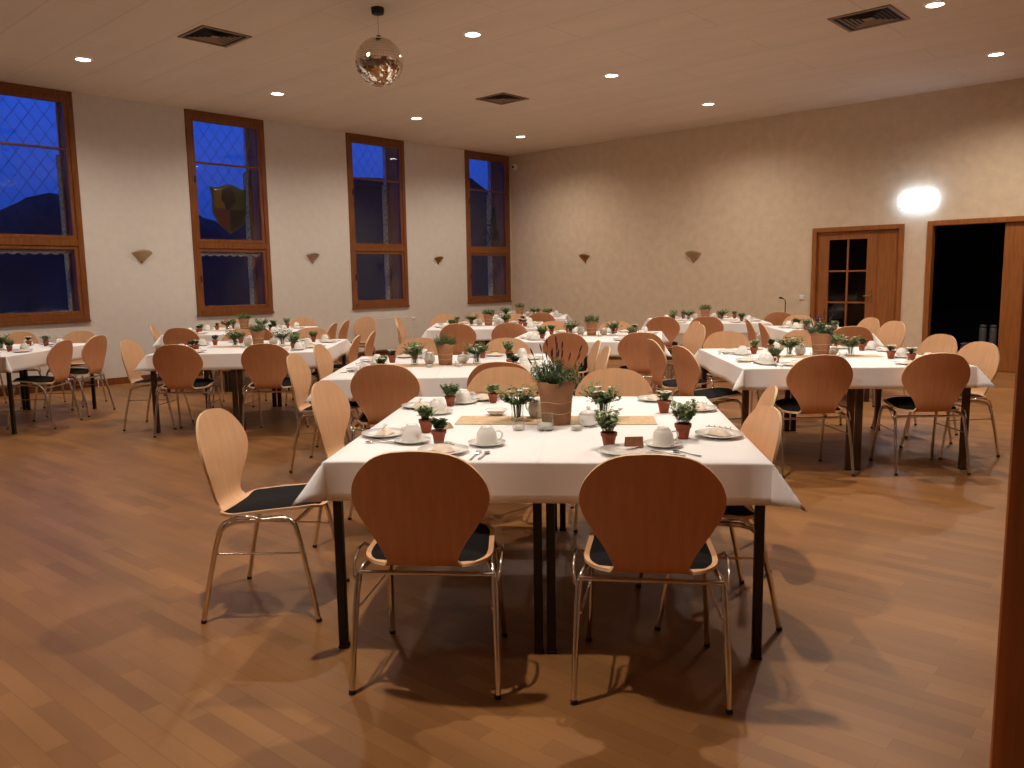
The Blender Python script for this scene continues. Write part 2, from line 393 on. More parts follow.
MB().prism([(0.01, 0.70), (0.26, 0.65), (0.26, 0.38), (0.01, 0.38)], 0.0065, 0.0085, 'x').build('upper_right_quarter', M['glass_green'], sh)
MB().prism([(-0.10, 0.66), (0.0, 0.70), (0.09, 0.64), (0.12, 0.50), (0.05, 0.40), (-0.04, 0.34), (-0.08, 0.45), (-0.13, 0.52)], 0.009, 0.012, 'x').build('centre_figure', M['glass_black'], sh)
em = thing('round_window_emblem', (-0.235, -0.40, 2.25), 0, 'dark wheel-shaped emblem hanging in the rightmost window', 'ornament')
ring = [(0, 0.27*cos(2*pi*k/28), 0.27*sin(2*pi*k/28)) for k in range(28)]
MB().tube(ring, 0.022, 6, closed=True).build('ring', M['glass_black'], em)
b = MB()
for k in range(6): b.tube([(0, 0, 0), (0, 0.26*cos(pi*k/3), 0.26*sin(pi*k/3))], 0.011, 5)
b.build('spokes', M['glass_black'], em)
MB().prism([(0.02, 0.10), (0.05, 0.40), (0.10, 0.62), (0.17, 0.66), (0.20, 0.40), (0.22, 0.12), (0.16, -0.05), (0.06, -0.05)], -0.008, 0.008, 'x').build('standing_figure', M['glass_black'], em)

# radiators below the windows
for i, (a_, b_) in enumerate(WIN):
    r = thing('radiator', (0.03, (a_ + b_) / 2, 0.14), 0, 'white panel radiator under the %s window' % ('leftmost', 'second', 'third', 'rightmost')[i], 'radiator', 'radiators under the windows')
    hw = (b_ - a_) / 2 - 0.02
    b = MB(); b.cbox((0.02, -hw, 0), (0.085, hw, 0.59), 0.006)
    for k in range(36):
        y = -hw + 0.03 + (2*hw - 0.06) * k / 35; b.box((0.085, y - 0.008, 0.02), (0.089, y + 0.008, 0.57))
    b.build('panel', M['white_paint'], r)
    b = MB(); 
    for k in range(40):
        y = -hw + 0.02 + (2*hw - 0.04) * k / 39; b.box((0.02, y - 0.004, 0.59), (0.085, y + 0.004, 0.598))
    b.build('top_grille', M['white_paint'], r)
    b = MB(); b.tube([(0.05, hw + 0.005, 0.54), (0.05, hw + 0.09, 0.54)], 0.022, 12); b.tube([(0.05, hw + 0.03, 0.54), (0.05, hw + 0.03, -0.14)], 0.008, 6)
    b.build('thermostat_valve', M['white_plastic'], r)
    for s_ in (-1, 1): MB().box((-0.03, s_*(hw-0.2) - 0.02, 0.1), (0.02, s_*(hw-0.2) + 0.02, 0.5)).build('bracket', M['white_paint'], r)

# doors on the back wall
def casing(name, x0, x1, zt, parent, m, t=0.07):
    b = MB(); b.cbox((x0, -0.025, 0), (x0 + t, 0.12, zt), 0.005); b.cbox((x1 - t, -0.025, 0), (x1, 0.12, zt), 0.005); b.cbox((x0 + t, -0.025, zt - t), (x1 - t, 0.12, zt), 0.005)
    return b.build(name, m, parent)
d = struct(thing('door_1', (0, 0, 0)))
casing('door_casing', D1[0], D1[1], DH, d, M['door_wood'])
# left leaf with six panes
lx0, lx1 = D1[0] + 0.07, 7.500; yb, yf = 0.075, 0.03
b = MB(); gx0, gx1, gz0, gz1 = 6.765, 7.345, 0.46, 1.92; mx = (gx0 + gx1) / 2
b.box((lx0, yf, 0.005), (gx0, yb, DH - 0.07)); b.box((gx1, yf, 0.005), (lx1, yb, DH - 0.07)); b.box((gx0, yf, 0.005), (gx1, yb, gz0)); b.box((gx0, yf, gz1), (gx1, yb, DH - 0.07))
b.build('glazed_leaf', M['door_wood'], d)
b = MB(); b.cbox((mx - 0.014, yf + 0.005, gz0), (mx + 0.014, yb - 0.005, gz1), 0.003)
NR = 3
for k in range(1, NR): z = gz0 + (gz1 - gz0) * k / NR; b.cbox((gx0, yf + 0.005, z - 0.013), (gx1, yb - 0.005, z + 0.013), 0.003)
b.build('glazing_bars', M['door_wood'], d)
MB().box((gx0, 0.050, gz0), (gx1, 0.054, gz1)).build('pane', M['dark_pane'], d)
b = MB(); b.cbox((7.502, yf, 0.005), (D1[1] - 0.07, yb, DH - 0.07), 0.004); b.build('plain_leaf', M['door_wood'], d)
b = MB(); b.cbox((7.405, yf - 0.008, 0.96), (7.44, yf, 1.14)); b.tube([(7.423, yf, 1.05), (7.423, yf - 0.045, 1.05), (7.33, yf - 0.05, 1.05)], 0.009, 8)
b.build('door_handle', M['brass'], d)
d = struct(thing('door_2', (0, 0, 0)))
casing('door_casing', D2[0], D2[1], DH + 0.02, d, M['door_wood'], 0.075)
b = MB(); b.cbox((9.17, 0.03, 0.005), (10.22, 0.075, DH - 0.055), 0.004); b.build('closed_leaf', M['door_wood'], d)

# jamb of the wide opening beside the camera, with a panelled leaf
d = struct(thing('door_3', (0, 0, 0)))
b = MB(); b.cbox((11.485, -11.31, 0), (11.545, -11.00, 2.6), 0.004); b.cbox((11.545, -11.30, 0), (11.60, -11.02, 2.6), 0.004); b.build('door_jamb', M['near_wood'], d)
b = MB(); b.box((11.60, -11.24, 0.0), (12.6, -11.12, 2.6))
for k in range(8): z = 0.03 + 0.32 * k; b.cbox((11.615, -11.262, z), (12.58, -11.24, z + 0.30), 0.006)
b.build('panelled_leaf', M['near_wood'], d)

# things in the side room, dimly seen
for i, x in enumerate((8.72, 8.86)):
    t = thing('storage_canister', (x, 1.2, 0.0), 0, 'grey upright canister in the dark doorway, %s of two' % ('left', 'right')[i], 'canister', 'canisters in the side room')
    MB().lathe([(0.05, 0.0), (0.052, 0.02), (0.052, 0.5), (0.045, 0.54)], 16).build('body', M['grey_plastic'], t)
    MB().lathe([(0.047, 0.541), (0.047, 0.575), (0.03, 0.585)], 16).build('lid', M['grey_plastic'], t)
for i, (x, zz) in enumerate(((8.52, 0.26), (9.03, 0.34))):
    b = MB(); b.cbox((-0.09, -0.10, 0), (0.09, 0.10, zz), 0.02)
    b.cbox((-0.095, -0.105, zz + 0.001), (0.095, 0.105, zz + 0.03), 0.01)
    o = b.build('storage_box', M['pinkish']); o.location = (x, 1.25, 0.002)
    tag(o, 'mauve box on the dark side-room floor, %s of the canisters' % ('left', 'right')[i], 'box', 'boxes in the side room')

# exit sign, switch, corner speaker
t = thing('exit_sign', (8.055, 0, 2.33), 0, 'glowing white emergency exit sign high between the two doors', 'sign')
b = MB(); b.cbox((-0.215, -0.075, 0.005), (0.215, -0.012, 0.20), 0.004); b.build('light_panel', M['sign_light'], t)
b = MB(); b.cbox((-0.225, -0.082, -0.006), (0.225, -0.076, 0.006), 0.001); b.cbox((0.216, -0.080, 0.0), (0.228, -0.05, 0.12), 0.002); b.box((-0.2, -0.012, 0.005), (0.2, 0.0, 0.19)); b.build('housing', M['sign_body'], t)
t = thing('light_switch', (6.364, 0, 1.02), 0, 'white light switch on the wall left of the glazed door', 'switch')
MB().cbox((-0.042, -0.012, -0.042), (0.042, 0, 0.042), 0.004).build('plate', M['white_plastic'], t)
MB().cbox((-0.028, -0.018, -0.028), (0.028, -0.012, 0.028), 0.003).build('rocker', M['white_plastic'], t)
t = thing('corner_speaker', (0.16, -0.02, 3.70), 0, 'small round speaker in the ceiling corner beside the rightmost window', 'speaker')
tf = Matrix.Rotation(radians(90), 4, 'X')
MB().lathe([(0.06, -0.02), (0.062, 0.0), (0.055, 0.06), (0.05, 0.062)], 20, tf=tf).build('housing', M['white_plastic'], t)
MB().lathe([(0.028, 0.0625), (0.028, 0.066)], 16, tf=tf).build('cone', M['black_rubber'], t)

# fan-shaped wall sconces
def sconce(loc, rz, label, m1, m2, sc=1.0):
    t = thing('wall_sconce', loc, rz, label, 'wall lamp', 'fan-shaped wall sconces'); t.scale = (sc,)*3
    b = MB(); vs = []; fs = []; n = 17; R = 6                      # local +x points out of the wall
    for j in range(R + 1):
        q = j / R
        for i in range(n):
            a = pi * (-0.40 + 0.80 * i / (n - 1)); rr = 0.02 + 0.105 * q
            rr *= 1 + (0.05 * q if i % 2 else 0)
            vs.append((0.015 + 0.085 * q * cos(a * 1.15), rr * 1.10 * sin(a), -0.07 + 0.14 * q * (0.55 + 0.45 * cos(a))))
    for j in range(R):
        for i in range(n - 1): fs.append((j*n+i, j*n+i+1, (j+1)*n+i+1, (j+1)*n+i))
    k = len(vs); vs2 = [(x - 0.004, y * 0.97, z + 0.004) for x, y, z in vs]
    fs2 = [tuple(q + k for q in reversed(f)) for f in fs]
    rim = [(R*n+i, R*n+i+1, k+R*n+i+1, k+R*n+i) for i in range(n-1)]
    b.add(vs + vs2, fs + fs2 + rim, True); b.build('fan_shade', m1, t)
    b = MB(); b.prism([(-0.03, 0.03), (-0.035, 0.05), (0.035, 0.05), (0.03, 0.03), (0.0, -0.10)], 0.0, 0.02, 'x'); b.build('back_plate', m2, t)
    MB().lathe([(0.006, -0.085), (0.016, -0.075), (0.02, -0.06), (0.01, -0.05)], 12, tf=Matrix.Translation((0.02, 0, 0))).build('finial', m2, t)
sconce((0, -7.813, 1.80), 0, 'tan fan-shaped wall sconce between the leftmost and second windows', M['shell'], M['brass'], 1.15)
sconce((0, -4.963, 1.80), 0, 'silvery wall sconce between the second and third windows', M['silver'], M['silver'])
sconce((0, -2.103, 1.78), 0, 'orange-brown wall sconce between the third and rightmost windows', M['brass'], M['brass'], 0.9)
sconce((1.98, 0, 1.78), -pi/2, 'brown wall sconce on the beige wall nearer the room corner', M['brass'], M['brass'])
sconce((4.389, 0, 1.75), -pi/2, 'olive-tan wall sconce on the beige wall nearer the doors', M['shell'], M['brass'], 1.25)

# mirror ball
t = thing('mirror_ball', (5.48, -7.79, H), 0, 'mirrored disco ball hanging from the ceiling on a short rod', 'disco ball')
MB().lathe([(0.055, -0.055), (0.06, -0.03), (0.06, 0.0)], 20).build('motor_housing', M['black_rubber'], t)
MB().tube([(0, 0, -0.05), (0, 0, -0.28)], 0.004, 6).build('suspension_rod', M['steel'], t)
b = MB(); R = 0.222; zc = -0.487; NL = 26
for j in range(NL):
    t0 = pi * j / NL; t1 = pi * (j + 1) / NL; tm = (t0 + t1) / 2; nn = max(5, int(round(2 * NL * sin(tm))))
    for i in range(nn):
        a0 = 2*pi*i/nn; a1 = 2*pi*(i+1)/nn; g = 0.04
        random.seed(j * 100 + i)
        jit = Vector((random.uniform(-1, 1), random.uniform(-1, 1), random.uniform(-1, 1))) * (0.0035 if j > 12 else 0.0006)
        q = []
        for tt, aa in ((t0, a0), (t0, a1), (t1, a1), (t1, a0)):
            tt2 = tm + (tt - tm) * (1 - g); aa2 = (a0 + a1)/2 + (aa - (a0 + a1)/2) * (1 - g)
            q.append(Vector((R*sin(tt2)*cos(aa2), R*sin(tt2)*sin(aa2), zc + R*cos(tt2))))
        q[0] = q[0] + jit; q[2] = q[2] - jit * 0.5
        b.add(q, [(0, 1, 2), (0, 2, 3)])
b.lathe([(R*0.985*sin(pi*k/16) + 1e-4, zc + R*0.985*cos(pi*k/16)) for k in range(17)], 32)
b.build('mirrored_sphere', M['mirror'], t, fix=False)
MB().lathe([(0.02, zc + R - 0.005), (0.02, zc + R + 0.015)], 12).build('hanger_cap', M['black_rubber'], t)

# downlights
DL = ['nearest the corner', 'second from the corner', 'third from the corner', 'fourth from the corner', 'fifth from the corner', 'sixth from the corner']
RW = {1.77: 'along the windows', 5.53: 'down the middle', 9.30: 'nearest the doorway', 13.07: 'beyond the opening'}
def make_downlight():
    t = thing('downlight', (0, 0, H))
    b = MB(); b.lathe([(0.098, -0.001), (0.096, -0.010), (0.080, -0.012), (0.078, -0.004)], 28, caps=False); b.build('trim_ring', M['white_plastic'], t)
    MB().lathe([(0.078, -0.005), (0.05, -0.008), (0.002, -0.009)], 28).build('lens', M['lamp_lens'], t)
    return proto(t)
pl = make_downlight()
sl = bpy.data.lights.new('downlight_beam', 'SPOT'); sl.energy = LIGHT_W; sl.color = LIGHT_COL; sl.spot_size = radians(156); sl.spot_blend = 0.85; sl.shadow_soft_size = 0.055
for x, y in LAMPS:
    i = [-1.63, -4.10, -6.58, -9.06, -11.53, -14.0].index(y)
    o = spawn(pl, (x, y, H), 0, 'round recessed downlight, row %s, %s' % (RW[x], DL[i]), 'ceiling light', 'recessed downlights')
    if x > 9:                                                     # beams of this row raised to brighten cloth and floor, the last dimmed
        s2 = sl.copy(); s2.energy = LIGHT_W * {-14.0: 0.4}.get(y, 1.55)
    else: s2 = sl
    lo = bpy.data.objects.new('downlight_beam', s2); COL.objects.link(lo); lo.location = (x, y, H - 0.02)
# small adjustable spot near the right edge
t = thing('ceiling_spot', (9.95, -3.30, H), 0, 'small tilted ceiling spotlight at the top right edge', 'ceiling light')
MB().lathe([(0.05, -0.012), (0.055, 0.0)], 20).build('base', M['white_plastic'], t)
tf = Matrix.Translation((0, 0, -0.055)) @ Matrix.Rotation(radians(35), 4, 'Y')
MB().lathe([(0.04, -0.045), (0.042, 0.03), (0.03, 0.045)], 20, tf=tf).build('spot_head', M['brass'], t)
MB().lathe([(0.036, -0.0465), (0.02, -0.048), (0.002, -0.0485)], 16, tf=tf).build('lens', M['lamp_lens'], t)

# ceiling vents
def vent(x, y, s, label, rot=0.0):
    t = thing('ceiling_vent', (x, y, H), rot, label, 'ceiling vent', 'square ceiling vents'); h = s / 2
    b = MB(); f = 0.035
    b.box((-h, -h, -0.012), (h, -h + f, 0)); b.box((-h, h - f, -0.012), (h, h, 0)); b.box((-h, -h + f, -0.012), (-h + f, h - f, 0)); b.box((h - f, -h + f, -0.012), (h, h - f, 0))
    b.build('frame', M['vent'], t)
    MB().box((-h + f, -h + f, -0.002), (h - f, h - f, 0)).build('backing', M['vent_dark'], t)
    n = 5; sp = (h - f) / (n + 1.2)
    b = MB()
    for k in range(1, n + 1):
        a = sp * (k + 0.3); w_ = 0.010                      # concentric square louvres, tilted
        for ang in range(4):
            tf = Matrix.Rotation(ang * pi / 2, 4, 'Z')
            b.add([(a, -a, -0.011), (a, a, -0.011), (a - 0.013, a - 0.013, -0.003), (a - 0.013, -a + 0.013, -0.003)], [(0, 1, 2, 3)], False, 0, tf)
    b.build('louvres', M['vent'], t, fix=False)
    b = MB(); c = sp; b.box((-c, -c, -0.010), (c, c, -0.003)); b.build('centre_plate', M['vent'], t)
vent(3.60, -8.43, 0.54, 'square brown ceiling vent left of the disco ball')
vent(3.66, -4.13, 0.54, 'square brown ceiling vent above the rightmost window side')
vent(8.69, -4.11, 0.60, 'square brown ceiling vent at the top right')

# neighbourhood outside, in dusk
b = MB(); b.box((-20, 6.3, -3), (-14, 12.9, 5.0)); b.prism([(6.1, 5.0), (12.9, 5.0), (12.9, 5.15), (12.2, 5.55), (6.1, 5.3)], -20.2, -13.8, 'x')
tag(b.build('neighbour_house', M['render_out']), 'dark house wall seen outside the third window', 'house')
b = MB(); b.box((-20, 12.95, -3), (-14.4, 22, 4.6)); b.prism([(12.92, 5.85), (16.6, 4.1), (22, 4.1), (22, 4.0), (12.92, 4.0)], -20.2, -14.2, 'x')
tag(b.build('neighbour_annex', M['roof_out']), 'dark sloping roof seen outside the rightmost window', 'house')
random.seed(5)
b = MB(); vs = []; fs = []; N = 90
for i in range(N + 1):
    y = -16 + 40 * i / N
    zt = 5.25 + 0.5 * sin(y * 0.55) + 0.25 * sin(y * 1.7 + 1) + random.uniform(-0.12, 0.12)
    for (x, z) in ((-28, -3), (-28.6, zt * 0.75), (-29.8, zt), (-31, zt * 0.9), (-33, -3)): vs.append((x + random.uniform(-0.2, 0.2), y, z))
for i in range(N):
    for k in range(4): fs.append((5*i+k, 5*i+k+1, 5*i+k+6, 5*i+k+5))
b.add(vs, fs, True); tag(b.build('distant_tree_belt', M['hedge_out']), 'dark belt of trees far outside the windows', 'trees', kind='stuff')
tag(MB().box((-60, -60, -3.2), (-0.6, 60, -3.0)).build('outside_ground', M['hedge_out']), kind='structure')

# ------------------------------------------------------------------ chair
def lerp(pts, x):
    for (x0, y0), (x1, y1) in zip(pts, pts[1:]):
        if x <= x1: 
            t = (x - x0) / (x1 - x0); t = t * t * (3 - 2 * t); return y0 + (y1 - y0) * t
    return pts[-1][1]
def chair_surface():
    """rows of (y, z, half width, side curl) along the bent plywood shell, seat front to back top"""
    prof = [(0.235, 0.448), (0.20, 0.463), (0.12, 0.464), (0.02, 0.455), (-0.08, 0.443), (-0.140, 0.437), (-0.178, 0.442), (-0.203, 0.462), (-0.214, 0.495),
            (-0.220, 0.54), (-0.228, 0.60), (-0.240, 0.68), (-0.258, 0.76), (-0.278, 0.855)]
    pts = [Vector((p[0], p[1])) for p in prof]
    L = [0]
    for a, b in zip(pts, pts[1:]): L.append(L[-1] + (b - a).length)
    def at(s):
        for i in range(len(L) - 1):
            if s <= L[i+1] or i == len(L) - 2:
                t = (s - L[i]) / (L[i+1] - L[i]); p0 = pts[max(i-1, 0)]; p1 = pts[i]; p2 = pts[i+1]; p3 = pts[min(i+2, len(pts)-1)]
                return 0.5 * ((2*p1) + (p2 - p0)*t + (2*p0 - 5*p1 + 4*p2 - p3)*t*t + (3*p1 - p0 - 3*p2 + p3)*t**3)
    return at, L[-1]
def shell_rows(n):
    at, T = chair_surface(); rows = []
    rows = [0.31 + 0.0088 * i for i in range(14)]
    sb = 0.375                                              # arc length where the seat's rear corners end
    for i in range(n + 1):
        # denser towards both rounded ends
        q = i / n; s = T * (0.5 - 0.5 * cos(pi * q)) * 0.55 + T * q * 0.45
        if not 0.305 < s < 0.43: rows.append(s)
    rows.sort(); out = []
    for s in rows:
        if s < 0.425:                                        # seat: rounded front, widest towards the rear, corners rounded off
            if s < 0.19: hw = 0.214 * math.sqrt(max(0.0, 1 - ((0.19 - s) / 0.192) ** 2.3))
            else: hw = 0.214 + 0.009 * min(1, (s - 0.19) / 0.10)
            if s > 0.305: hw = 0.118 + (hw - 0.118) * math.sqrt(max(0, 1 - ((s - 0.305) / 0.1205) ** 2.3))
        else:
            hw = 0.118
        if s >= 0.425:
            zb = s - 0.425; top = T - 0.425; c = top - 0.172
            if zb < c:
                q = zb / c; hw2 = 0.117 + (0.232 - 0.117) * (q * q * (3 - 2 * q)) ** 1.12
            else:
                hw2 = 0.232 * math.sqrt(max(0.0, 1 - ((zb - c) / 0.1725) ** 2.1))
            hw = hw2
        p = at(s); back = min(1, max(0, (s - 0.46) / 0.12))
        out.append((s, p.x, p.y, max(hw, 0.004), back))
    return out, at, T
def shell_mesh(b, n=46, mcols=14, th=0.0055, s0=None, s1=None, inset=0.0, off=0.0):
    rows, at, T = shell_rows(n)
    if s0 is not None: rows = [r for r in rows if s0 <= r[0] <= s1]
    P = []; Nn = []
    for (s, y, z, hw, back) in rows:
        e = 0.004; p0 = at(max(0, s - e)); p1 = at(min(T, s + e)); d = (p1 - p0).normalized(); nrm = Vector((0, -d.y, d.x)) * -1
        # normal pointing to the sitter's side (up on the seat, forward on the back)
        nrm = Vector((0, -d.y * -1, d.x * -1))
        if nrm.z < 0 and back < 0.5 and z < 0.46: nrm = -nrm
        if back >= 0.5 and nrm.y < 0: nrm = -nrm
        row = []
        w_ = max(0.003, hw - inset)
        for k in range(mcols + 1):
            t = -1 + 2 * k / mcols; x = w_ * t
            curl = (x / 0.22) ** 2
            if 0.34 < s < 0.4251:                              # rear corners of the seat stay flat beside the bend
                q0 = at(0.34); f_ = min(1, max(0, (abs(x) - 0.100) / 0.030)); f_ = f_ * f_ * (3 - 2 * f_)
                yb_, zb_ = q0.x - (s - 0.34), q0.y - 0.0 * s
                row.append(Vector((x, y + (yb_ - y) * f_, z + (zb_ - z) * f_ + 0.010 * curl * (1 - back)))); continue
            yy = y + 0.030 * curl * back; zz = z + 0.010 * curl * (1 - back) * (1 if z < 0.47 else 0)
            row.append(Vector((x, yy, zz)))
        P.append(row); Nn.append(nrm)
    return P, Nn, rows
def sheet(b, P, Nn, h0, h1, mi=0, mie=1, dome=None, mib=0):
    R = len(P); C = len(P[0]); top = []; bot = []
    for i in range(R):
        n = Nn[i] if Nn[i].length else Vector((0, 0, 1))
        for k in range(C):
            t = -1 + 2 * k / (C - 1)
            e = 1.0
            if dome: e = (1 - abs(t) ** 4) * min(1, min(i, R - 1 - i) / 3.0)
            top.append(P[i][k] + n * (h0 + (h1 - h0) * e)); bot.append(P[i][k] + n * h0)
    K = R * C; fs = []; 
    for i in range(R - 1):
        for k in range(C - 1):
            a = i*C+k; fs.append((a, a+1, a+C+1, a+C))
    b.add(top, fs, True, mi); b.add(bot, [tuple(reversed(f)) for f in fs], True, mib)
    ring = [k for k in range(C)] + [i*C + C-1 for i in range(1, R)] + [(R-1)*C + k for k in range(C-2, -1, -1)] + [i*C for i in range(R-2, 0, -1)]
    vs = [top[q] for q in ring] + [bot[q] for q in ring]; n = len(ring)
    b.add(vs, [(i, (i+1) % n, (i+1) % n + n, i + n) for i in range(n)], False, mie)
def make_chair():
    c = thing('stacking_chair')
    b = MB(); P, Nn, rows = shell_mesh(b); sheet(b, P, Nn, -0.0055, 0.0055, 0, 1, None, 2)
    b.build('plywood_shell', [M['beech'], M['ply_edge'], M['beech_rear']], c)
    b = MB(); P, Nn, rows = shell_mesh(b, 60, 14, s0=0.022, s1=0.398, inset=0.018); sheet(b, P, Nn, 0.006, 0.026, 0, 0, dome=True)
    b.build('seat_cushion', M['fabric'], c)
    r = 0.0105
    for s in (-1, 1):
        rear = [(s*0.250, -0.240, 0.0), (s*0.246, -0.205, 0.18), (s*0.240, -0.170, 0.33), (s*0.235, -0.150, 0.392), (s*0.226, -0.125, 0.414), (s*0.212, -0.09, 0.422)]
        front = [(s*0.225, 0.240, 0.0), (s*0.214, 0.200, 0.20), (s*0.206, 0.168, 0.35), (s*0.203, 0.150, 0.408), (s*0.201, 0.125, 0.430), (s*0.20, 0.09, 0.436)]
        for pts in (rear, front):
            lg = MB().tube(pts, r, 10).build('leg', M['chrome'], c)
            q = Vector(pts[0]); d_ = (Vector(pts[1]) - q).normalized()
            MB().tube([q + Vector((0, 0, 0.0005)), q + d_ * 0.014], r + 0.0012, 10).build('foot_cap', M['black_rubber'], lg)
        MB().tube([(s*0.212, -0.092, 0.422), (s*0.20, 0.092, 0.436)], r, 10).build('side_rail', M['chrome'], c)
        b = MB(); b.tube([(s*0.238, -0.162, 0.372), (s*0.251, -0.158, 0.385), (s*0.256, -0.13, 0.43), (s*0.256, -0.07, 0.458), (s*0.252, -0.01, 0.456), (s*0.236, 0.01, 0.440), (s*0.206, 0.01, 0.431)], 0.0055, 8)
        b.tube([(s*0.2395, -0.165, 0.35), (s*0.2370, -0.154, 0.395)], 0.010, 10)
        b.build('linking_hook', M['chrome'], c)
    MB().tube([(-0.235, -0.150, 0.400), (0.235, -0.150, 0.400)], 0.0085, 8).build('rear_rail', M['chrome'], c)
    MB().tube([(-0.203, 0.147, 0.414), (0.203, 0.147, 0.414)], 0.0085, 8).build('front_rail', M['chrome'], c)
    for s in (-1, 1):
        MB().tube([(s*0.229, -0.178, 0.29), (s*0.209, 0.180, 0.29)], 0.0045, 6).build('stretcher', M['chrome'], c)
    return proto(c)
CH = make_chair()

# ------------------------------------------------------------------ tables and cloths
def make_table(legm, w=0.80, d=1.60, name='folding_table'):
    t = thing(name)
    MB().cbox((-w/2 + 0.004, 0.004, 0.715), (w/2 - 0.004, d - 0.004, 0.738), 0.003).build('tabletop', M['table_top'], t)
    b = MB(); e = 0.05
    e = 0.045; b.box((-w/2 + e, e, 0.67), (w/2 - e, e + 0.02, 0.715)); b.box((-w/2 + e, d - e - 0.02, 0.67), (w/2 - e, d - e, 0.715))
    b.box((-w/2 + e, e + 0.02, 0.67), (-w/2 + e + 0.02, d - e - 0.02, 0.715)); b.box((w/2 - e - 0.02, e + 0.02, 0.67), (w/2 - e, d - e - 0.02, 0.715))
    b.build('apron', legm, t)
    for sx in (-1, 1):
        for y in (0.055, d - 0.055):
            lw_ = 0.016 if legm is M['black_metal'] else 0.021; x = sx * (w/2 - 0.008 - lw_)
            lg = MB().cbox((x - lw_, y - lw_, 0.012), (x + lw_, y + lw_, 0.714), 0.003).build('leg', legm, t)
            MB().cbox((x - lw_ - 0.002, y - lw_ - 0.002, 0.0), (x + lw_ + 0.002, y + lw_ + 0.002, 0.012), 0.002).build('foot_cap', M['black_rubber'], lg)
    return proto(t)
TB_BLACK = make_table(M['black_metal']); TB_BROWN = make_table(M['brown_leg'], name='dining_table')

def cloth(w, d, seed, hang=0.152):
    rnd = random.Random(seed); b = MB(); st = 0.04
    def axis(L):
        inner = [i * L / int(L / 0.08) for i in range(int(L / 0.08) + 1)]
        o = [-hang, -hang*0.8, -hang*0.6, -hang*0.42, -hang*0.26, -hang*0.14, -hang*0.06, -0.006]
        return o + inner + [L - q for q in reversed(o)]
    xs = sorted([q - w/2 for q in axis(w)] + ([-0.026, -0.020, -0.014] if w > 1 else [])); yy = axis(d)
    ph = [rnd.uniform(0, 6) for _ in range(4)]
    def P(x, y):
        a = max(0, abs(x) - w/2); sx = 1 if x > 0 else -1
        bb = max(0, -y) if y < 0 else max(0, y - d); sy = -1 if y < 0 else 1
        X = min(max(x, -w/2), w/2); Y = min(max(y, 0), d); r = math.hypot(a, bb)
        if r == 0: return (x, y, 0.7455 + 0.0007 * sin(x*7 + ph[0]) * sin(y*6 + ph[1]) + (0.0035 if w > 1 and abs(x + 0.02) < 0.004 else 0.0))
        k = 2*a*bb/(a*a + bb*bb)                           # 1 at the corner diagonal
        rr = r if k < 0.01 else r * (1 - 0.08 * k)
        wav = 0.010 * sin((Y if a > bb else X) * 8 + ph[2]) * (r / hang)
        frac = 0.07 + 0.60 * k ** 1.3
        outd = rr * frac + 0.006 + wav * (1 - k); drop = math.sqrt(max(0, rr*rr - (rr*frac)**2))
        drop = max(0, drop - 0.002)
        ua, ub = a / r, bb / r
        ux = ua; uy = ub
        return (X + sx * outd * ux, Y + sy * outd * uy, 0.7445 - drop)
    n = len(xs); m_ = len(yy); vs = [P(x, y) for y in yy for x in xs]; fs = []
    for j in range(m_ - 1):
        for i in range(n - 1): fs.append((j*n+i, j*n+i+1, (j+1)*n+i+1, (j+1)*n+i))
    b.add(vs, fs, True)
    o = b.build('tablecloth', M['cloth'], fix=False)
    so = o.modifiers.new('thickness', 'SOLIDIFY'); so.thickness = 0.0015; so.offset = -1
    return o

# ------------------------------------------------------------------ tableware prototypes
def make_plate():
    b = MB(); b.lathe([(0.002, 0.0), (0.055, 0.0), (0.062, 0.004), (0.096, 0.013), (0.097, 0.016), (0.062, 0.0085), (0.055, 0.0055), (0.002, 0.005)], 32)
    return proto(b.build('dessert_plate', M['china']))
def make_saucer():
    b = MB(); b.lathe([(0.002, 0.0), (0.04, 0.0), (0.046, 0.003), (0.074, 0.012), (0.075, 0.0145), (0.046, 0.007), (0.028, 0.0052), (0.002, 0.005)], 28)
    return proto(b.build('saucer', M['china']))
def make_cup():
    # turned upside down on its saucer
    t = thing('coffee_cup')
    prof = [(0.0405, 0.0), (0.0415, 0.002), (0.041, 0.020), (0.038, 0.040), (0.030, 0.056), (0.023, 0.062), (0.023, 0.067), (0.020, 0.067), (0.0195, 0.061), (0.002, 0.060)]
    MB().lathe(prof, 36, flute=0.010).build('bowl', M['china'], t)
    MB().tube([(0.038, 0, 0.048), (0.052, 0, 0.050), (0.062, 0, 0.040), (0.060, 0, 0.026), (0.050, 0, 0.016), (0.040, 0, 0.014)], 0.0038, 8).build('handle', M['china'], t)
    return proto(t)
def make_napkin():
    rnd = random.Random(3); b = MB(); N = 9; vs = []; fs = []
    for j in range(N):
        for i in range(N):
            x = -0.045 + 0.09*i/(N-1); y = -0.03 + 0.06*j/(N-1); q = (1 - abs(i/4 - 1)**3) * (1 - abs(j/4 - 1)**3)
            vs.append((x, y, 0.001 + q * (0.010 + 0.014 * abs(sin(i * 1.9 + j * 1.1)))))
    for j in range(N-1):
        for i in range(N-1): fs.append((j*N+i, j*N+i+1, (j+1)*N+i+1, (j+1)*N+i))
    b.add(vs, fs, True); bt = [(x, y, 0.0) for x, y, z in vs]; b.add(bt, [tuple(reversed(f)) for f in fs])
    t = thing('folded_napkin'); b.build('napkin_cloth', M['napkin'], t)
    b = MB(); b.tube([(-0.05, -0.01, 0.026), (0.0, 0.0, 0.029), (0.055, 0.012, 0.028)], 0.0012, 5)
    for k in range(9):
        x = -0.045 + 0.011*k; leaf(b, Vector((x, 0.002*(k-4), 0.029)), Vector((0.3, (1 if k % 2 else -1), 0.5)), 0.014, 0.006)
    b.build('sprig', M['leaf_dark'], t, fix=False)
    return proto(t)
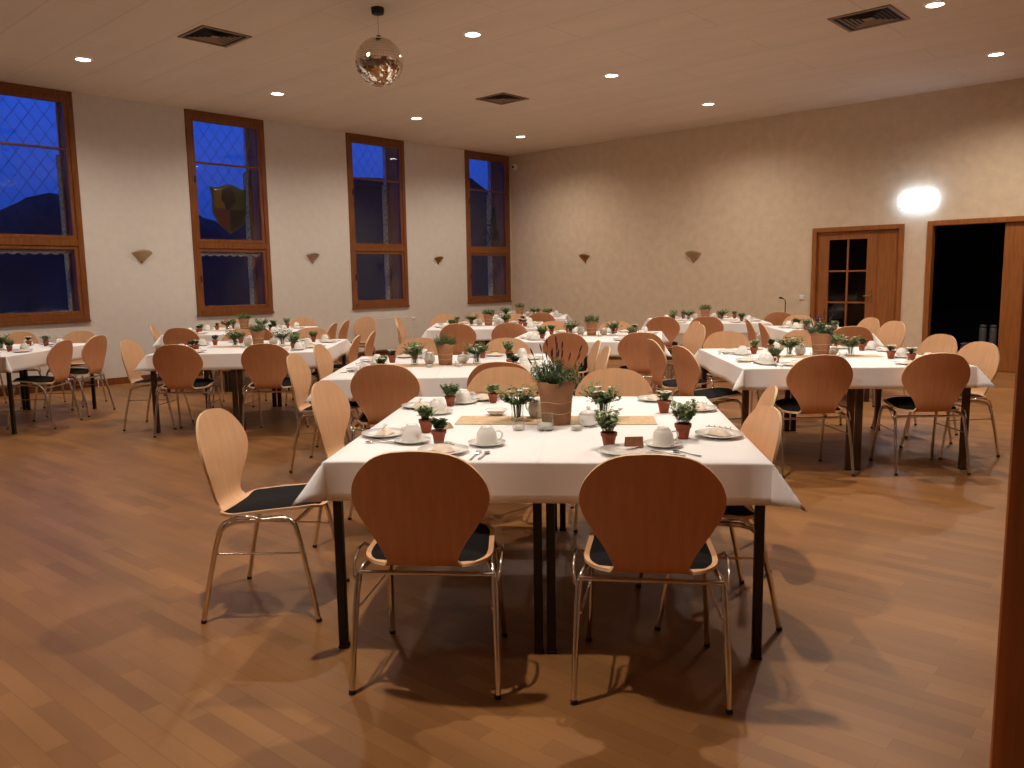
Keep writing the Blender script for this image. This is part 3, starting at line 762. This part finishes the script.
def leaf(b, p, d, L, wd, mi=0):
    d = Vector(d).normalized(); a = Vector((0, 0, 1)) if abs(d.z) < 0.9 else Vector((1, 0, 0)); s = d.cross(a).normalized(); n = s.cross(d)
    b.add([p, p + d*L*0.45 + s*wd/2 + n*L*0.06, p + d*L - n*L*0.12, p + d*L*0.45 - s*wd/2 + n*L*0.06, p + d*L*0.5 - n*0.0005], [(0, 1, 4), (1, 2, 4), (2, 3, 4), (3, 0, 4)], True, mi)
def make_fork():
    b = MB(); b.tube([(0, -0.075, 0.003), (0, -0.02, 0.003), (0, 0.02, 0.006)], [0.0035, 0.0022, 0.0020], 6)
    b.cbox((-0.009, 0.02, 0.004), (0.009, 0.042, 0.0065), 0.001)
    for k in (-1, 0, 1): b.box((k*0.007 - 0.0018, 0.042, 0.004), (k*0.007 + 0.0018, 0.072, 0.0062))
    return proto(b.build('cake_fork', M['steel']))
def make_spoon():
    b = MB(); b.tube([(0, -0.07, 0.003), (0, -0.02, 0.003), (0, 0.025, 0.006)], [0.0035, 0.0022, 0.0020], 6)
    b.lathe([(0.001, -0.004), (0.009, -0.003), (0.013, 0.0), (0.012, 0.001), (0.008, -0.001), (0.001, -0.002)], 14, tf=Matrix.Translation((0, 0.042, 0.0055)) @ Matrix.Diagonal((0.9, 1.5, 1, 1)))
    return proto(b.build('teaspoon', M['steel']))
def make_plant(kind, seed):
    rnd = random.Random(seed); t = thing('potted_herb')
    p = MB().lathe([(0.002, 0.0), (0.019, 0.0), (0.026, 0.036), (0.0265, 0.040), (0.030, 0.040), (0.031, 0.054), (0.0275, 0.0545), (0.027, 0.046), (0.002, 0.045)], 20)
    p.build('clay_pot', M['terracotta'], t)
    b = MB(); fl = MB(); base = Vector((0, 0, 0.046)); hasf = False
    if kind == 'bushy': ns, hh, sp_, ll, lw, mm = 46, 0.062, 0.052, 0.023, 0.016, 'leaf'
    elif kind == 'silver': ns, hh, sp_, ll, lw, mm = 44, 0.052, 0.038, 0.026, 0.013, 'leaf_pale'
    elif kind == 'dark': ns, hh, sp_, ll, lw, mm = 24, 0.050, 0.032, 0.021, 0.020, 'leaf_dark'
    elif kind == 'leggy': ns, hh, sp_, ll, lw, mm = 44, 0.078, 0.062, 0.022, 0.017, 'leaf_pale'
    else: ns, hh, sp_, ll, lw, mm = 20, 0.035, 0.028, 0.018, 0.013, 'leaf'
    for k in range(ns):
        a = rnd.uniform(0, 2*pi); rr = sp_ * math.sqrt(rnd.random()); h = hh * rnd.uniform(0.6, 1.1)
        tip = base + Vector((rr*cos(a), rr*sin(a), h)); st = base + Vector((rr*0.35*cos(a), rr*0.35*sin(a), 0)); mid = (tip + st) / 2 + Vector((0, 0, 0.006))
        b.tube([st, mid, tip], 0.0008, 4, False, 1)
        for q in range(7):
            f = 0.3 + 0.7*q/6; pp = st.lerp(tip, f) + Vector((0, 0, 0.006*(1-abs(2*f-1)))); aa = rnd.uniform(0, 2*pi)
            leaf(b, pp, (cos(aa), sin(aa), rnd.uniform(0.1, 1.0)), ll * rnd.uniform(0.7, 1.2), lw)
    b.build('foliage', [M[mm], M['stem']], t, fix=False)
    if kind == 'white':
        for k in range(9):
            a = 2*pi*k/8 + 0.3; rr = 0.026 if k < 8 else 0.0; c0 = base + Vector((rr*cos(a), rr*sin(a), 0.042 + rnd.uniform(-0.004, 0.006)))
            for q in range(6): leaf(fl, c0, (cos(q*pi/3), sin(q*pi/3), 0.45), 0.013, 0.011)
            leaf(fl, c0, (0, 0, 1), 0.006, 0.006)
        fl.build('blossoms', M['petal'], t, fix=False)
    return proto(t)
def make_centre(seed, spikes=True):
    rnd = random.Random(seed); t = thing('lavender_pot' if spikes else 'herb_pot')
    b = MB(); seg = 28; prof = [(0.002, 0.0), (0.064, 0.0), (0.066, 0.03), (0.071, 0.10), (0.080, 0.15), (0.094, 0.185)]
    vs = []; fs = []; n = len(prof)
    for i, (r, z) in enumerate(prof):
        for k in range(seg):
            a = 2*pi*k/seg; q = i / (n-1); cr = 1 + 0.02*sin(5*a + 1) * q + 0.015 * sin(11*a) * q
            if i == n-1: z2 = z + 0.018 * abs(sin(1.5*a + 0.4)) + 0.006*sin(7*a); r2 = r * (1 + 0.10*sin(2*a + 0.6)) 
            else: z2, r2 = z, r
            vs.append((r2*cr*cos(a), r2*cr*sin(a), z2))
    for i in range(n-1):
        for k in range(seg): fs.append((i*seg+k, i*seg+(k+1) % seg, (i+1)*seg+(k+1) % seg, (i+1)*seg+k))
    fs.append(tuple(range(seg))); b.add(vs, fs, True)
    o = b.build('kraft_wrap', M['kraft'], t); so = o.modifiers.new('thickness', 'SOLIDIFY'); so.thickness = 0.002
    b = MB()
    for z, r in ((0.100, 0.0735), (0.052, 0.0700)): b.tube([(r*cos(2*pi*k/24), r*sin(2*pi*k/24), z + 0.003*sin(k)) for k in range(24)], 0.0018, 5, closed=True)
    b.build('string', M['string'], t)
    MB().lathe([(0.002, 0.13), (0.072, 0.13), (0.072, 0.145), (0.002, 0.15)], 20).build('soil', M['soil'], t)
    b = MB()
    for k in range(150):
        a = rnd.uniform(0, 2*pi); rr = 0.12 * math.sqrt(rnd.random()); h = rnd.uniform(0.06, 0.14) * (1.1 - 2.6*rr)
        st = Vector((rr*0.5*cos(a), rr*0.5*sin(a), 0.145)); tip = Vector((rr*cos(a), rr*sin(a), 0.15 + h))
        b.tube([st, (st+tip)/2 + Vector((0, 0, 0.008)), tip], 0.001, 4, False, 1)
        for q in range(9):
            f = 0.25 + 0.75*q/8; pp = st.lerp(tip, f); aa = rnd.uniform(0, 2*pi)
            leaf(b, pp, (cos(aa), sin(aa), rnd.uniform(0.2, 1.3)), rnd.uniform(0.02, 0.034), 0.006, 0 if rnd.random() < 0.6 else 2)
    b.build('foliage', [M['leaf_dark'], M['stem'], M['leaf']] if spikes else [M['leaf'], M['stem'], M['leaf_pale']], t, fix=False)
    if not spikes: return proto(t)
    b = MB()
    for k in range(16):
        a = rnd.uniform(0, 2*pi); rr = rnd.uniform(0.01, 0.11); h = rnd.uniform(0.15, 0.235)
        st = Vector((rr*0.4*cos(a), rr*0.4*sin(a), 0.16)); tip = Vector((rr*cos(a), rr*sin(a), 0.14 + h - rr*0.4))
        b.tube([st, tip], 0.0010, 4, False, 1)
        d_ = (tip - st).normalized(); b.tube([tip - d_*0.004, tip + d_*0.010, tip + d_*0.026, tip + d_*0.034], [0.0015, 0.0036, 0.0032, 0.001], 6)
    b.build('flower_spikes', [M['lavender'], M['stem']], t)
    return proto(t)
def make_vase(seed):
    rnd = random.Random(seed); t = thing('greenery_vase')
    MB().lathe([(0.002, 0.0), (0.026, 0.0), (0.028, 0.004), (0.026, 0.04), (0.030, 0.075), (0.029, 0.075), (0.0245, 0.04), (0.026, 0.007), (0.002, 0.007)], 20).build('glass', M['clear'], t)
    b = MB()
    for k in range(44):
        a = rnd.uniform(0, 2*pi); rr = 0.105 * math.sqrt(rnd.random()); h = rnd.uniform(0.06, 0.125)
        st = Vector((0.012*cos(a), 0.012*sin(a), 0.012)); mid = Vector((0.018*cos(a), 0.018*sin(a), 0.07)); tip = Vector((rr*cos(a), rr*sin(a), 0.02 + h))
        b.tube([st, mid, tip], 0.0010, 4, False, 1)
        for q in range(7):
            f = q/6; pp = mid.lerp(tip, f); aa = rnd.uniform(0, 2*pi)
            leaf(b, pp, (cos(aa), sin(aa), rnd.uniform(-0.1, 0.9)), rnd.uniform(0.022, 0.038), 0.017)
    b.build('greenery', [M['leaf'], M['stem']], t, fix=False)
    fl = MB()
    for k in range(4):
        a = rnd.uniform(0, 2*pi); c0 = Vector((0.04*cos(a), 0.04*sin(a), 0.125 + rnd.uniform(-0.01, 0.01)))
        for q in range(7): leaf(fl, c0, (cos(q*0.9), sin(q*0.9), 0.5), 0.020, 0.016)
    fl.build('blossoms', M['petal'], t, fix=False)
    return proto(t)
def make_tealight():
    t = thing('tealight_glass')
    MB().lathe([(0.002, 0.0), (0.024, 0.0), (0.027, 0.003), (0.029, 0.045), (0.0275, 0.045), (0.0255, 0.006), (0.002, 0.006)], 20).build('glass', M['clear'], t)
    MB().lathe([(0.002, 0.0065), (0.019, 0.0065), (0.019, 0.020), (0.002, 0.020)], 16).build('candle', M['wax'], t)
    return proto(t)
def make_tumbler():
    t = thing('candle_tumbler')
    MB().lathe([(0.002, 0.0), (0.033, 0.0), (0.036, 0.003), (0.038, 0.078), (0.0365, 0.078), (0.034, 0.007), (0.002, 0.007)], 24).build('glass', M['clear'], t)
    MB().lathe([(0.002, 0.0075), (0.030, 0.0075), (0.030, 0.030), (0.002, 0.031)], 20).build('candle', M['wax'], t)
    return proto(t)
def make_jug():
    t = thing('milk_jug')
    MB().lathe([(0.002, 0.0), (0.028, 0.0), (0.040, 0.018), (0.044, 0.038), (0.038, 0.062), (0.028, 0.075), (0.031, 0.088), (0.029, 0.088), (0.025, 0.075), (0.034, 0.058), (0.002, 0.050)], 24).build('body', M['china'], t)
    MB().tube([(0.034, 0, 0.070), (0.058, 0, 0.068), (0.064, 0, 0.048), (0.055, 0, 0.030), (0.041, 0, 0.026)], 0.004, 8).build('handle', M['china'], t)
    MB().prism([(-0.024, 0.070), (-0.042, 0.089), (-0.024, 0.087)], -0.008, 0.008, 'y').build('spout', M['china'], t)
    return proto(t)
def make_sugar():
    t = thing('sugar_bowl')
    MB().lathe([(0.002, 0.0), (0.024, 0.0), (0.040, 0.014), (0.046, 0.032), (0.042, 0.048), (0.038, 0.052), (0.002, 0.050)], 24).build('bowl', M['china'], t)
    MB().lathe([(0.040, 0.0525), (0.034, 0.062), (0.012, 0.070), (0.006, 0.073), (0.010, 0.080), (0.007, 0.087), (0.001, 0.088)], 24).build('lid', M['china'], t)
    return proto(t)
def make_dish():
    return proto(MB().lathe([(0.002, 0.0), (0.028, 0.0), (0.052, 0.024), (0.054, 0.027), (0.050, 0.027), (0.027, 0.005), (0.002, 0.004)], 26, flute=0.02).build('small_dish', M['china']))

PLATE, SAUCER, CUP, NAP, FORK, SPOON = make_plate(), make_saucer(), make_cup(), make_napkin(), make_fork(), make_spoon()
PLANTS = {'bushy': make_plant('bushy', 1), 'silver': make_plant('silver', 2), 'dark': make_plant('dark', 3), 'leggy': make_plant('leggy', 4), 'white': make_plant('white', 6)}
PDESC = {'bushy': 'bushy green herb', 'silver': 'silvery-leaved herb', 'dark': 'dark-leaved plant', 'leggy': 'loose pale herb', 'white': 'white-flowering plant'}
HERB = make_centre(21, False)
CENTRE, VASE, TEA, TUMB, JUG, SUGAR, DISH = make_centre(11), make_vase(12), make_tealight(), make_tumbler(), make_jug(), make_sugar(), make_dish()

ZT = 0.7470
class Tab:
    def __init__(s, name, u, v, rot, n=2, kind='black', w=1.6, d=1.6, seed=1):
        s.name, s.u, s.v, s.rot, s.w, s.d = name, u, v, radians(rot), w, d
        pr = TB_BLACK if kind == 'black' else TB_BROWN
        for k in range(n):
            off = (k - (n-1)/2) * 0.80
            side = '' if n == 1 else ('left half of ' if k == 0 else 'right half of ')
            col = 'black-legged folding table' if kind == 'black' else 'dark-legged dining table'
            spawn(pr, s.at(off, 0), TY + s.rot, '%s, %sthe %s' % (col, side, name), 'table', 'tables under white cloths')
        c = cloth(w, d, seed); c.location = s.at(0, 0); c.rotation_euler = (0, 0, TY + s.rot)
        tag(c, 'white tablecloth draped over the %s' % name, 'tablecloth', 'white tablecloths')
    def at(s, x, y, z=0.0):
        return W(s.u + x*cos(s.rot) - y*sin(s.rot), s.v + x*sin(s.rot) + y*cos(s.rot), z)
    def put(s, pr, x, y, rz, label, cat, group=None, z=ZT, scale=None):
        return spawn(pr, s.at(x, y, z), TY + s.rot + rz, label + ' on the ' + s.name, cat, group, scale)

T1 = Tab('front table', 0.0, 0.0, 0.0, seed=1)
T2 = Tab('right-hand table', 2.06, 2.98, 3.0, kind='brown', seed=2)
T3 = Tab('middle table', -0.82, 2.50, 6.0, seed=3)
T4 = Tab('left table', -3.12, 4.42, 8.0, kind='brown', seed=4)
T5 = Tab('leftmost table', -6.05, 4.17, 5.0, seed=5)
T6 = Tab('table under rightmost window', -1.13, 7.70, 6.0, seed=6)
T7 = Tab('third-row centre table', 0.12, 5.45, -5.0, seed=7)
T4B = Tab('table along window wall', -4.45, 7.10, 5.0, seed=8)
T8 = Tab('farthest corner table', -0.98, 10.30, 0.0, seed=9)
T9 = Tab('table by beige wall', 1.86, 8.48, -3.0, seed=10)
T11 = Tab('narrow side table', 2.85, 6.20, 0.0, n=1, kind='brown', w=0.8, seed=11)

def seat(u, v, hd, label, z=0.0):
    spawn(CH, W(u, v, 0.0005), TY + radians(hd), label, 'chair', 'beech stacking chairs')
S = [
 (-0.392, -0.058, 0, 'beech chair at the near left side of the front table'), (0.374, -0.088, -3, 'beech chair at the near right side of the front table'),
 (-1.195, 0.49, -88, 'beech chair alone on the left side of the front table, fully visible'), (-1.02, 1.42, -95, 'pale beech chair at the far left side of the front table'),
 (-0.35, 1.86, 180, 'pale beech chair at the back left of the front table'), (0.32, 1.74, 180, 'pale beech chair at the back right of the front table'),
 (0.65, 0.52, 96, 'beech chair tucked at the right side of the front table, nearer'), (0.80, 1.20, 84, 'beech chair at the right side of the front table, farther'),
 (1.72, 3.04, 8, 'beech chair at the near left of the right table before the doors'), (2.53, 3.12, 4, 'beech chair at the near right of the right table before the doors'),
 (1.14, 3.66, -71, 'beech chair at the left end of the right table, nearer one'), (0.98, 4.35, -76, 'beech chair at the left end of the right table, farther one'),
 (2.97, 3.66, 106, 'pale beech chair at the right end of the right table, rightmost of all'), (3.03, 4.50, 108, 'pale beech chair at the right end of the right table, before the dark doorway'),
 (1.53, 4.95, 182, 'beech chair at the back left of the right table before the doors'), (2.27, 5.02, 183, 'beech chair at the back right of the right table, behind its potted plant'),
 (-1.19, 2.60, 4, 'dark-looking beech chair at the near left of the middle table'), (-0.40, 2.71, -3, 'beech chair at the near right of the middle table, behind a pale one'),
 (-1.79, 3.09, -88, 'beech chair at the left end of the middle table, nearer one'), (-1.90, 4.00, -88, 'beech chair at the left end of the middle table, farther one'),
 (-1.38, 4.42, 186, 'beech chair at the back left of the middle table'), (-0.55, 4.32, 186, 'beech chair at the back right of the middle table'),
 (0.06, 3.52, 97, 'thin-looking beech chair at the right end of the middle table, nearer'), (0.0, 4.14, 97, 'thin-looking beech chair at the right end of the middle table, farther'),
 (-3.55, 4.38, 3, 'beech chair at the near left of the left table'), (-2.74, 4.42, 5, 'beech chair at the near right of the left table'),
 (-4.06, 4.72, -84, 'beech chair at the left end of the left table'), (-3.85, 6.10, 188, 'beech chair at the back left of the left table'),
 (-3.06, 6.26, 188, 'beech chair at the back right of the left table'), (-2.40, 5.12, 95, 'beech chair at the right end of the left table, nearer'),
 (-2.40, 5.72, 95, 'beech chair at the right end of the left table, farther'),
 (-4.90, 7.05, 5, 'beech chair at the near left of the wall-side table'), (-3.95, 7.12, 3, 'beech chair at the near right of the wall-side table'),
 (-5.32, 7.50, -70, 'pale beech chair at the left end of the wall-side table'), (-5.10, 8.72, 196, 'beech chair at the back left of the wall-side table'),
 (-4.12, 8.88, 184, 'beech chair at the back right of the wall-side table'), (-3.38, 7.46, 92, 'beech chair at the right end of the wall-side table, nearer'),
 (-3.44, 8.22, 92, 'beech chair at the right end of the wall-side table, farther'), (-3.30, 9.02, 150, 'pale beech chair standing alone by the radiator under the third window'),
 (-5.30, 4.76, 96, 'beech chair at the right end of the leftmost table, nearer'), (-5.37, 5.46, 92, 'beech chair at the right end of the leftmost table, farther'),
 (-6.55, 6.00, 185, 'beech chair at the back left of the leftmost table'), (-5.85, 6.08, 185, 'beech chair at the back right of the leftmost table'),
 (-1.44, 7.32, 2, 'beech chair at the near left of the table below the rightmost window'), (-0.80, 7.42, 2, 'beech chair at the near right of the table below the rightmost window'),
 (-2.34, 8.85, -90, 'thin-looking pale chair left of the table below the rightmost window, farther'), (-2.18, 8.25, -88, 'thin-looking pale chair left of the table below the rightmost window, nearer'),
 (-2.05, 9.72, 190, 'beech chair at the back left of the table below the rightmost window'), (-1.58, 9.84, 178, 'beech chair at the back middle of the table below the rightmost window'),
 (-0.95, 9.50, 184, 'beech chair at the back right of the table below the rightmost window'),
 (-0.04, 5.50, -3, 'beech chair at the near left of the centre table, behind the lavender'), (0.71, 5.44, -3, 'beech chair at the near right of the centre table'),
 (-0.26, 7.16, 177, 'beech chair at the back left of the centre table of the third row'), (0.50, 7.10, 175, 'beech chair at the back right of the centre table of the third row'),
 (1.18, 6.40, 112, 'pale beech chair at the right end of the centre table, nearer'), (1.22, 7.02, 100, 'beech chair at the right end of the centre table, farther'),
 (-0.56, 10.32, 0, 'beech chair before the farthest table in the corner'),
 (1.22, 8.55, -6, 'beech chair at the near left of the far table along the beige wall'), (1.78, 8.46, -4, 'beech chair at the near right of the far table along the beige wall'),
 (3.06, 9.55, -20, 'beech chair beside the microphone stand near the beige wall'),
 (2.91, 6.10, 0, 'dark-looking beech chair at the near end of the narrow table'), (2.41, 7.40, -90, 'beech chair left of the narrow table, farther'),
 (2.41, 6.62, -90, 'beech chair left of the narrow table, nearer'), (3.40, 7.42, 105, 'pale beech chair right of the narrow table, farther'),
 (3.40, 6.62, 108, 'pale beech chair right of the narrow table, nearer'), (3.02, 8.10, 184, 'beech chair at the far end of the narrow table'),
]
for q in S: seat(*q)

# ------------------------------------------------------------------ place settings
KN = ['bushy', 'silver', 'white', 'dark', 'leggy']
def place(T, x, y, rz, where, kind, near=True, cupside=1):
    """one place setting; rz turns its local +y towards the middle of the table"""
    c, s = cos(rz), sin(rz)
    def L(a, b): return x + a*c - b*s, y + a*s + b*c
    g = lambda a: a + ' of the ' + T.name
    w_ = where + ','
    q = L(0, 0.15); T.put(PLATE, q[0], q[1], rz, 'white dessert plate, %s' % w_, 'plate', 'dessert plates')
    T.put(NAP, q[0], q[1], rz + 0.5, 'folded cream napkin with sprig, %s' % w_, 'napkin', 'napkins on plates', z=ZT + 0.0085, scale=0.95)
    q = L(0.17 * cupside, 0.22); T.put(SAUCER, q[0], q[1], rz, 'white saucer, %s' % w_, 'saucer', 'saucers')
    T.put(CUP, q[0], q[1], rz - 0.3, 'upturned white cup, %s' % w_, 'cup', 'coffee cups', z=ZT + 0.0065)
    q = L(0.10 * cupside, 0.33 if T.w > 1 else 0.245); T.put(PLANTS[kind], q[0], q[1], rz + x, 'tiny pot with %s, %s' % (PDESC[kind], w_), 'potted plant', 'tiny potted herbs')
    if near:
        q = L(0.125 * cupside, 0.11); T.put(FORK, q[0], q[1], rz + 0.12, 'cake fork, %s' % w_, 'fork', 'cake forks')
        q = L(0.155 * cupside, 0.12); T.put(SPOON, q[0], q[1], rz - 0.05, 'teaspoon, %s' % w_, 'spoon', 'teaspoons')
def dress(T, near=True, seed=0, skip=(), pot=(0.0, 0.8), centre=True, lav=False):
    rnd = random.Random(seed); w2 = T.w / 2
    P = [(-0.38, 0, 0, 'near left place'), (0.38, 0, 0, 'near right place'), (-0.38, T.d, pi, 'far left place'), (0.38, T.d, pi, 'far right place'),
         (-w2, 0.48, -pi/2, 'left end, nearer place'), (-w2, 1.14, -pi/2, 'left end, farther place'), (w2, 0.48, pi/2, 'right end, nearer place'), (w2, 1.14, pi/2, 'right end, farther place')]
    if T.w < 1: P = [(0, 0, 0, 'near place'), (0, T.d, pi, 'far place')] + P[4:]
    for i, (x, y, r, nm) in enumerate(P):
        if i in skip: continue
        place(T, x + rnd.uniform(-0.03, 0.03) * (1 if T.w > 1 else 0.3), y + (rnd.uniform(-0.03, 0.03) if abs(x) > 0.7 or T.w < 1 and 0 < y < T.d else 0), r, nm, KN[(i + seed) % 5], near, 1 if i % 2 or i > 3 else -1)
    if centre:
        runner(T, -0.46 if T.w > 1 else -0.2, 0.46 if T.w > 1 else 0.2, pot[1] - 0.02)
        if lav: T.put(CENTRE, pot[0], pot[1], seed, 'large lavender in a kraft paper wrapped pot', 'potted plant', 'kraft-wrapped plant pots', z=ZT + 0.002, scale=0.95)
        else: T.put(HERB, pot[0], pot[1], seed, 'green herb in a kraft paper wrapped pot', 'potted plant', 'kraft-wrapped plant pots', z=ZT + 0.002, scale=0.8)
        if T.w > 1:
            for sx, sd in ((-1, 'left'), (1, 'right')):
                T.put(VASE, pot[0] + sx*0.24, pot[1] + 0.02, seed + sx, 'glass vase with greenery %s of the big pot' % sd, 'vase', 'greenery vases', z=ZT + 0.002)
                T.put(TEA, pot[0] + sx*0.11, pot[1] - 0.17, 0, 'tealight in a clear glass, %s' % sd, 'candle', 'tealight glasses')
            T.put(JUG, pot[0] - 0.13, pot[1] + 0.10, 2.5, 'white milk jug by the big pot', 'jug', 'milk jugs', z=ZT + 0.001)
            T.put(SUGAR, pot[0] + 0.13, pot[1] + 0.10, 0, 'white lidded sugar bowl by the big pot', 'bowl', 'sugar bowls', z=ZT + 0.001)
def runner(T, x0, x1, yc, wd=0.2):
    rnd = random.Random(int(yc * 100) + int(T.u * 10)); b = MB(); n = 16; vs = []; fs = []
    for i in range(n + 1):
        x = x0 + (x1 - x0)*i/n; e = 0.004*rnd.uniform(-1, 1)
        for y in (-wd/2 + e, wd/2 + e): vs += [(x, y, 0.0008), (x, y, 0.0)]
    for i in range(n):
        k = 4*i; fs += [(k, k+4, k+6, k+2), (k+1, k+3, k+7, k+5), (k, k+1, k+5, k+4), (k+2, k+6, k+7, k+3)]
    fs += [(0, 2, 3, 1), (4*n, 4*n+1, 4*n+3, 4*n+2)]
    b.add(vs, fs); o = b.build('paper_runner', M['burlap']); o.location = T.at(0, yc, ZT + 0.0004); o.rotation_euler = (0, 0, TY + T.rot)
    tag(o, 'brown paper runner across the middle of the ' + T.name, 'table runner', 'paper runners')

# the front table is laid by hand
def p1(pr, x, y, rz, label, cat, group=None, z=ZT, scale=None): return T1.put(pr, x, y, rz, label, cat, group, z, scale)
runner(T1, -0.44, 0.47, 0.84, 0.22)
p1(CENTRE, 0.022, 0.765, 0.5, 'large lavender in a kraft paper wrapped pot', 'potted plant', 'kraft-wrapped plant pots', z=ZT + 0.002)
for x, y, rz, wh in ((-0.545, 0.33, 2.6, 'left end, nearer place,'), (-0.567, 1.03, 2.4, 'left end, farther place,'), (-0.492, 1.36, 0.2, 'far left place,'), (-0.236, 0.285, 0.0, 'near left place,'),
                     (0.451, 0.275, 0.3, 'near right place,')):
    p1(SAUCER, x, y, rz, 'white saucer, ' + wh, 'saucer', 'saucers'); p1(CUP, x, y, rz, 'upturned white cup, ' + wh, 'cup', 'coffee cups', z=ZT + 0.0065)
for x, y, wh in ((-0.695, 0.47, 'left end, nearer place,'), (-0.695, 1.22, 'left end, farther place,'), (-0.385, 0.14, 'near left place,'), (-0.40, 1.49, 'far left place,'),
                 (0.30, 0.14, 'near right place,'), (0.695, 0.47, 'right end, nearer place,'), (0.695, 1.13, 'right end, farther place,'), (0.52, 1.45, 'far right place,')):
    p1(PLATE, x, y, 0, 'white dessert plate, ' + wh, 'plate', 'dessert plates')
    if wh[:4] != 'near' or x < 0: p1(NAP, x, y, 0.4 + x*3, 'folded cream napkin with sprig, ' + wh, 'napkin', 'napkins on plates', z=ZT + 0.0085)
for kd, x, y, sc in (('silver', -0.530, 0.545, 1.05), ('dark', -0.432, 0.31, 1.0), ('bushy', -0.548, 1.275, 0.95), ('silver', -0.335, 1.38, 0.9), ('leggy', 0.243, 0.262, 1.05), ('white', 0.529, 1.06, 1.1), ('leggy', 0.545, 0.43, 1.12)):
    wh = {(-0.530): 'beside the left end cup,', (-0.432): 'beside the near left plate,', (-0.548): 'at the left end, farther,', (-0.335): 'at the far left,', 0.243: 'at the near right,', 0.529: 'at the right end, farther,', 0.545: 'at the right end, nearer,'}[x]
    p1(PLANTS[kd], x, y, x*9, 'tiny pot with %s %s' % (PDESC[kd], wh), 'potted plant', 'tiny potted herbs', scale=sc)
p1(VASE, -0.16, 0.83, 0.3, 'glass vase with greenery left of the lavender pot', 'vase', 'greenery vases', z=ZT + 0.002, scale=1.05)
p1(VASE, 0.235, 0.87, 2.0, 'glass vase with greenery right of the lavender pot', 'vase', 'greenery vases', z=ZT + 0.002, scale=1.05)
p1(TUMB, -0.02, 0.60, 0, 'taller clear candle glass before the lavender pot', 'candle')
p1(TEA, -0.135, 0.60, 0, 'small tealight glass left of the candle glass', 'candle', 'tealight glasses')
p1(TEA, 0.115, 0.60, 0, 'small tealight glass right of the candle glass', 'candle', 'tealight glasses')
p1(JUG, -0.075, 0.92, 2.6, 'white milk jug left of the lavender pot', 'jug', 'milk jugs', z=ZT + 0.001)
p1(SUGAR, 0.165, 0.70, 0, 'white lidded sugar bowl right of the lavender pot', 'bowl', 'sugar bowls', z=ZT + 0.0015)
p1(DISH, -0.275, 0.99, 0, 'small fluted white dish behind the runner', 'bowl')
p1(FORK, -0.255, 0.085, -0.1, 'cake fork, near left place,', 'fork', 'cake forks'); p1(SPOON, -0.222, 0.085, -0.15, 'teaspoon, near left place,', 'spoon', 'teaspoons')
p1(FORK, 0.455, 0.125, 0.9, 'cake fork, near right place,', 'fork', 'cake forks'); p1(SPOON, 0.52, 0.13, 0.8, 'teaspoon, near right place,', 'spoon', 'teaspoons')
p1(FORK, -0.66, 0.335, 1.3, 'cake fork, left end, nearer place,', 'fork', 'cake forks'); p1(SPOON, -0.675, 0.305, 1.4, 'teaspoon, left end, nearer place,', 'spoon', 'teaspoons')
b = MB(); b.add([(-0.035, -0.010, 0), (0.035, -0.010, 0), (0.035, 0.010, 0), (-0.035, 0.010, 0), (-0.034, -0.001, 0.036), (0.034, -0.001, 0.036), (0.034, 0.001, 0.036), (-0.034, 0.001, 0.036)], [(0,1,5,4), (2,3,7,6), (1,2,6,5), (3,0,4,7), (4,5,6,7), (0,3,2,1)])
o = b.build('folded_card', M['bread']); o.location = T1.at(0.335, 0.19, ZT + 0.017); o.rotation_euler = (0, 0, TY + 0.15)
tag(o, 'folded brown card standing on the near right plate, front table', 'card')
b = MB(); b.add([(-0.045, -0.022, 0), (0.045, -0.022, 0), (0.045, 0.022, 0), (-0.045, 0.022, 0), (-0.044, -0.002, 0.030), (0.044, -0.002, 0.026), (0.044, 0.002, 0.026), (-0.044, 0.002, 0.030)], [(0,1,5,4), (2,3,7,6), (1,2,6,5), (3,0,4,7), (4,5,6,7), (0,3,2,1)])
o = b.build('folded_card', M['burlap']); o.location = T1.at(-0.475, 0.66, ZT); o.rotation_euler = (0, 0, TY - 0.7)
tag(o, 'folded tan card left of the paper runner, front table', 'card')

dress(T2, True, 1, lav=True); dress(T3, True, 2, pot=(-0.02, 0.80)); dress(T4, True, 3, pot=(0.02, 0.80)); dress(T5, False, 4)
dress(T7, False, 0, pot=(0.02, 0.9)); dress(T6, False, 1); dress(T4B, False, 2); dress(T8, False, 3); dress(T9, False, 4); dress(T11, False, 2, centre=False)

# thin microphone stand near the beige wall
t = thing('microphone_stand', W(3.30, 10.35, 0), TY, 'thin black microphone stand near the beige wall', 'microphone stand')
MB().lathe([(0.12, 0.0), (0.12, 0.012), (0.02, 0.022), (0.012, 0.03)], 24).build('base', M['black_metal'], t)
MB().tube([(0, 0, 0.02), (0, 0, 0.98)], 0.008, 8).build('pole', M['black_metal'], t)
MB().tube([(0, 0, 0.975), (-0.01, 0, 1.00), (-0.04, 0.0, 1.02)], 0.006, 8).build('boom', M['black_metal'], t)
MB().tube([(-0.04, 0, 1.02), (-0.07, 0, 1.03), (-0.10, 0, 1.032)], [0.010, 0.018, 0.012], 12).build('microphone', M['black_rubber'], t)
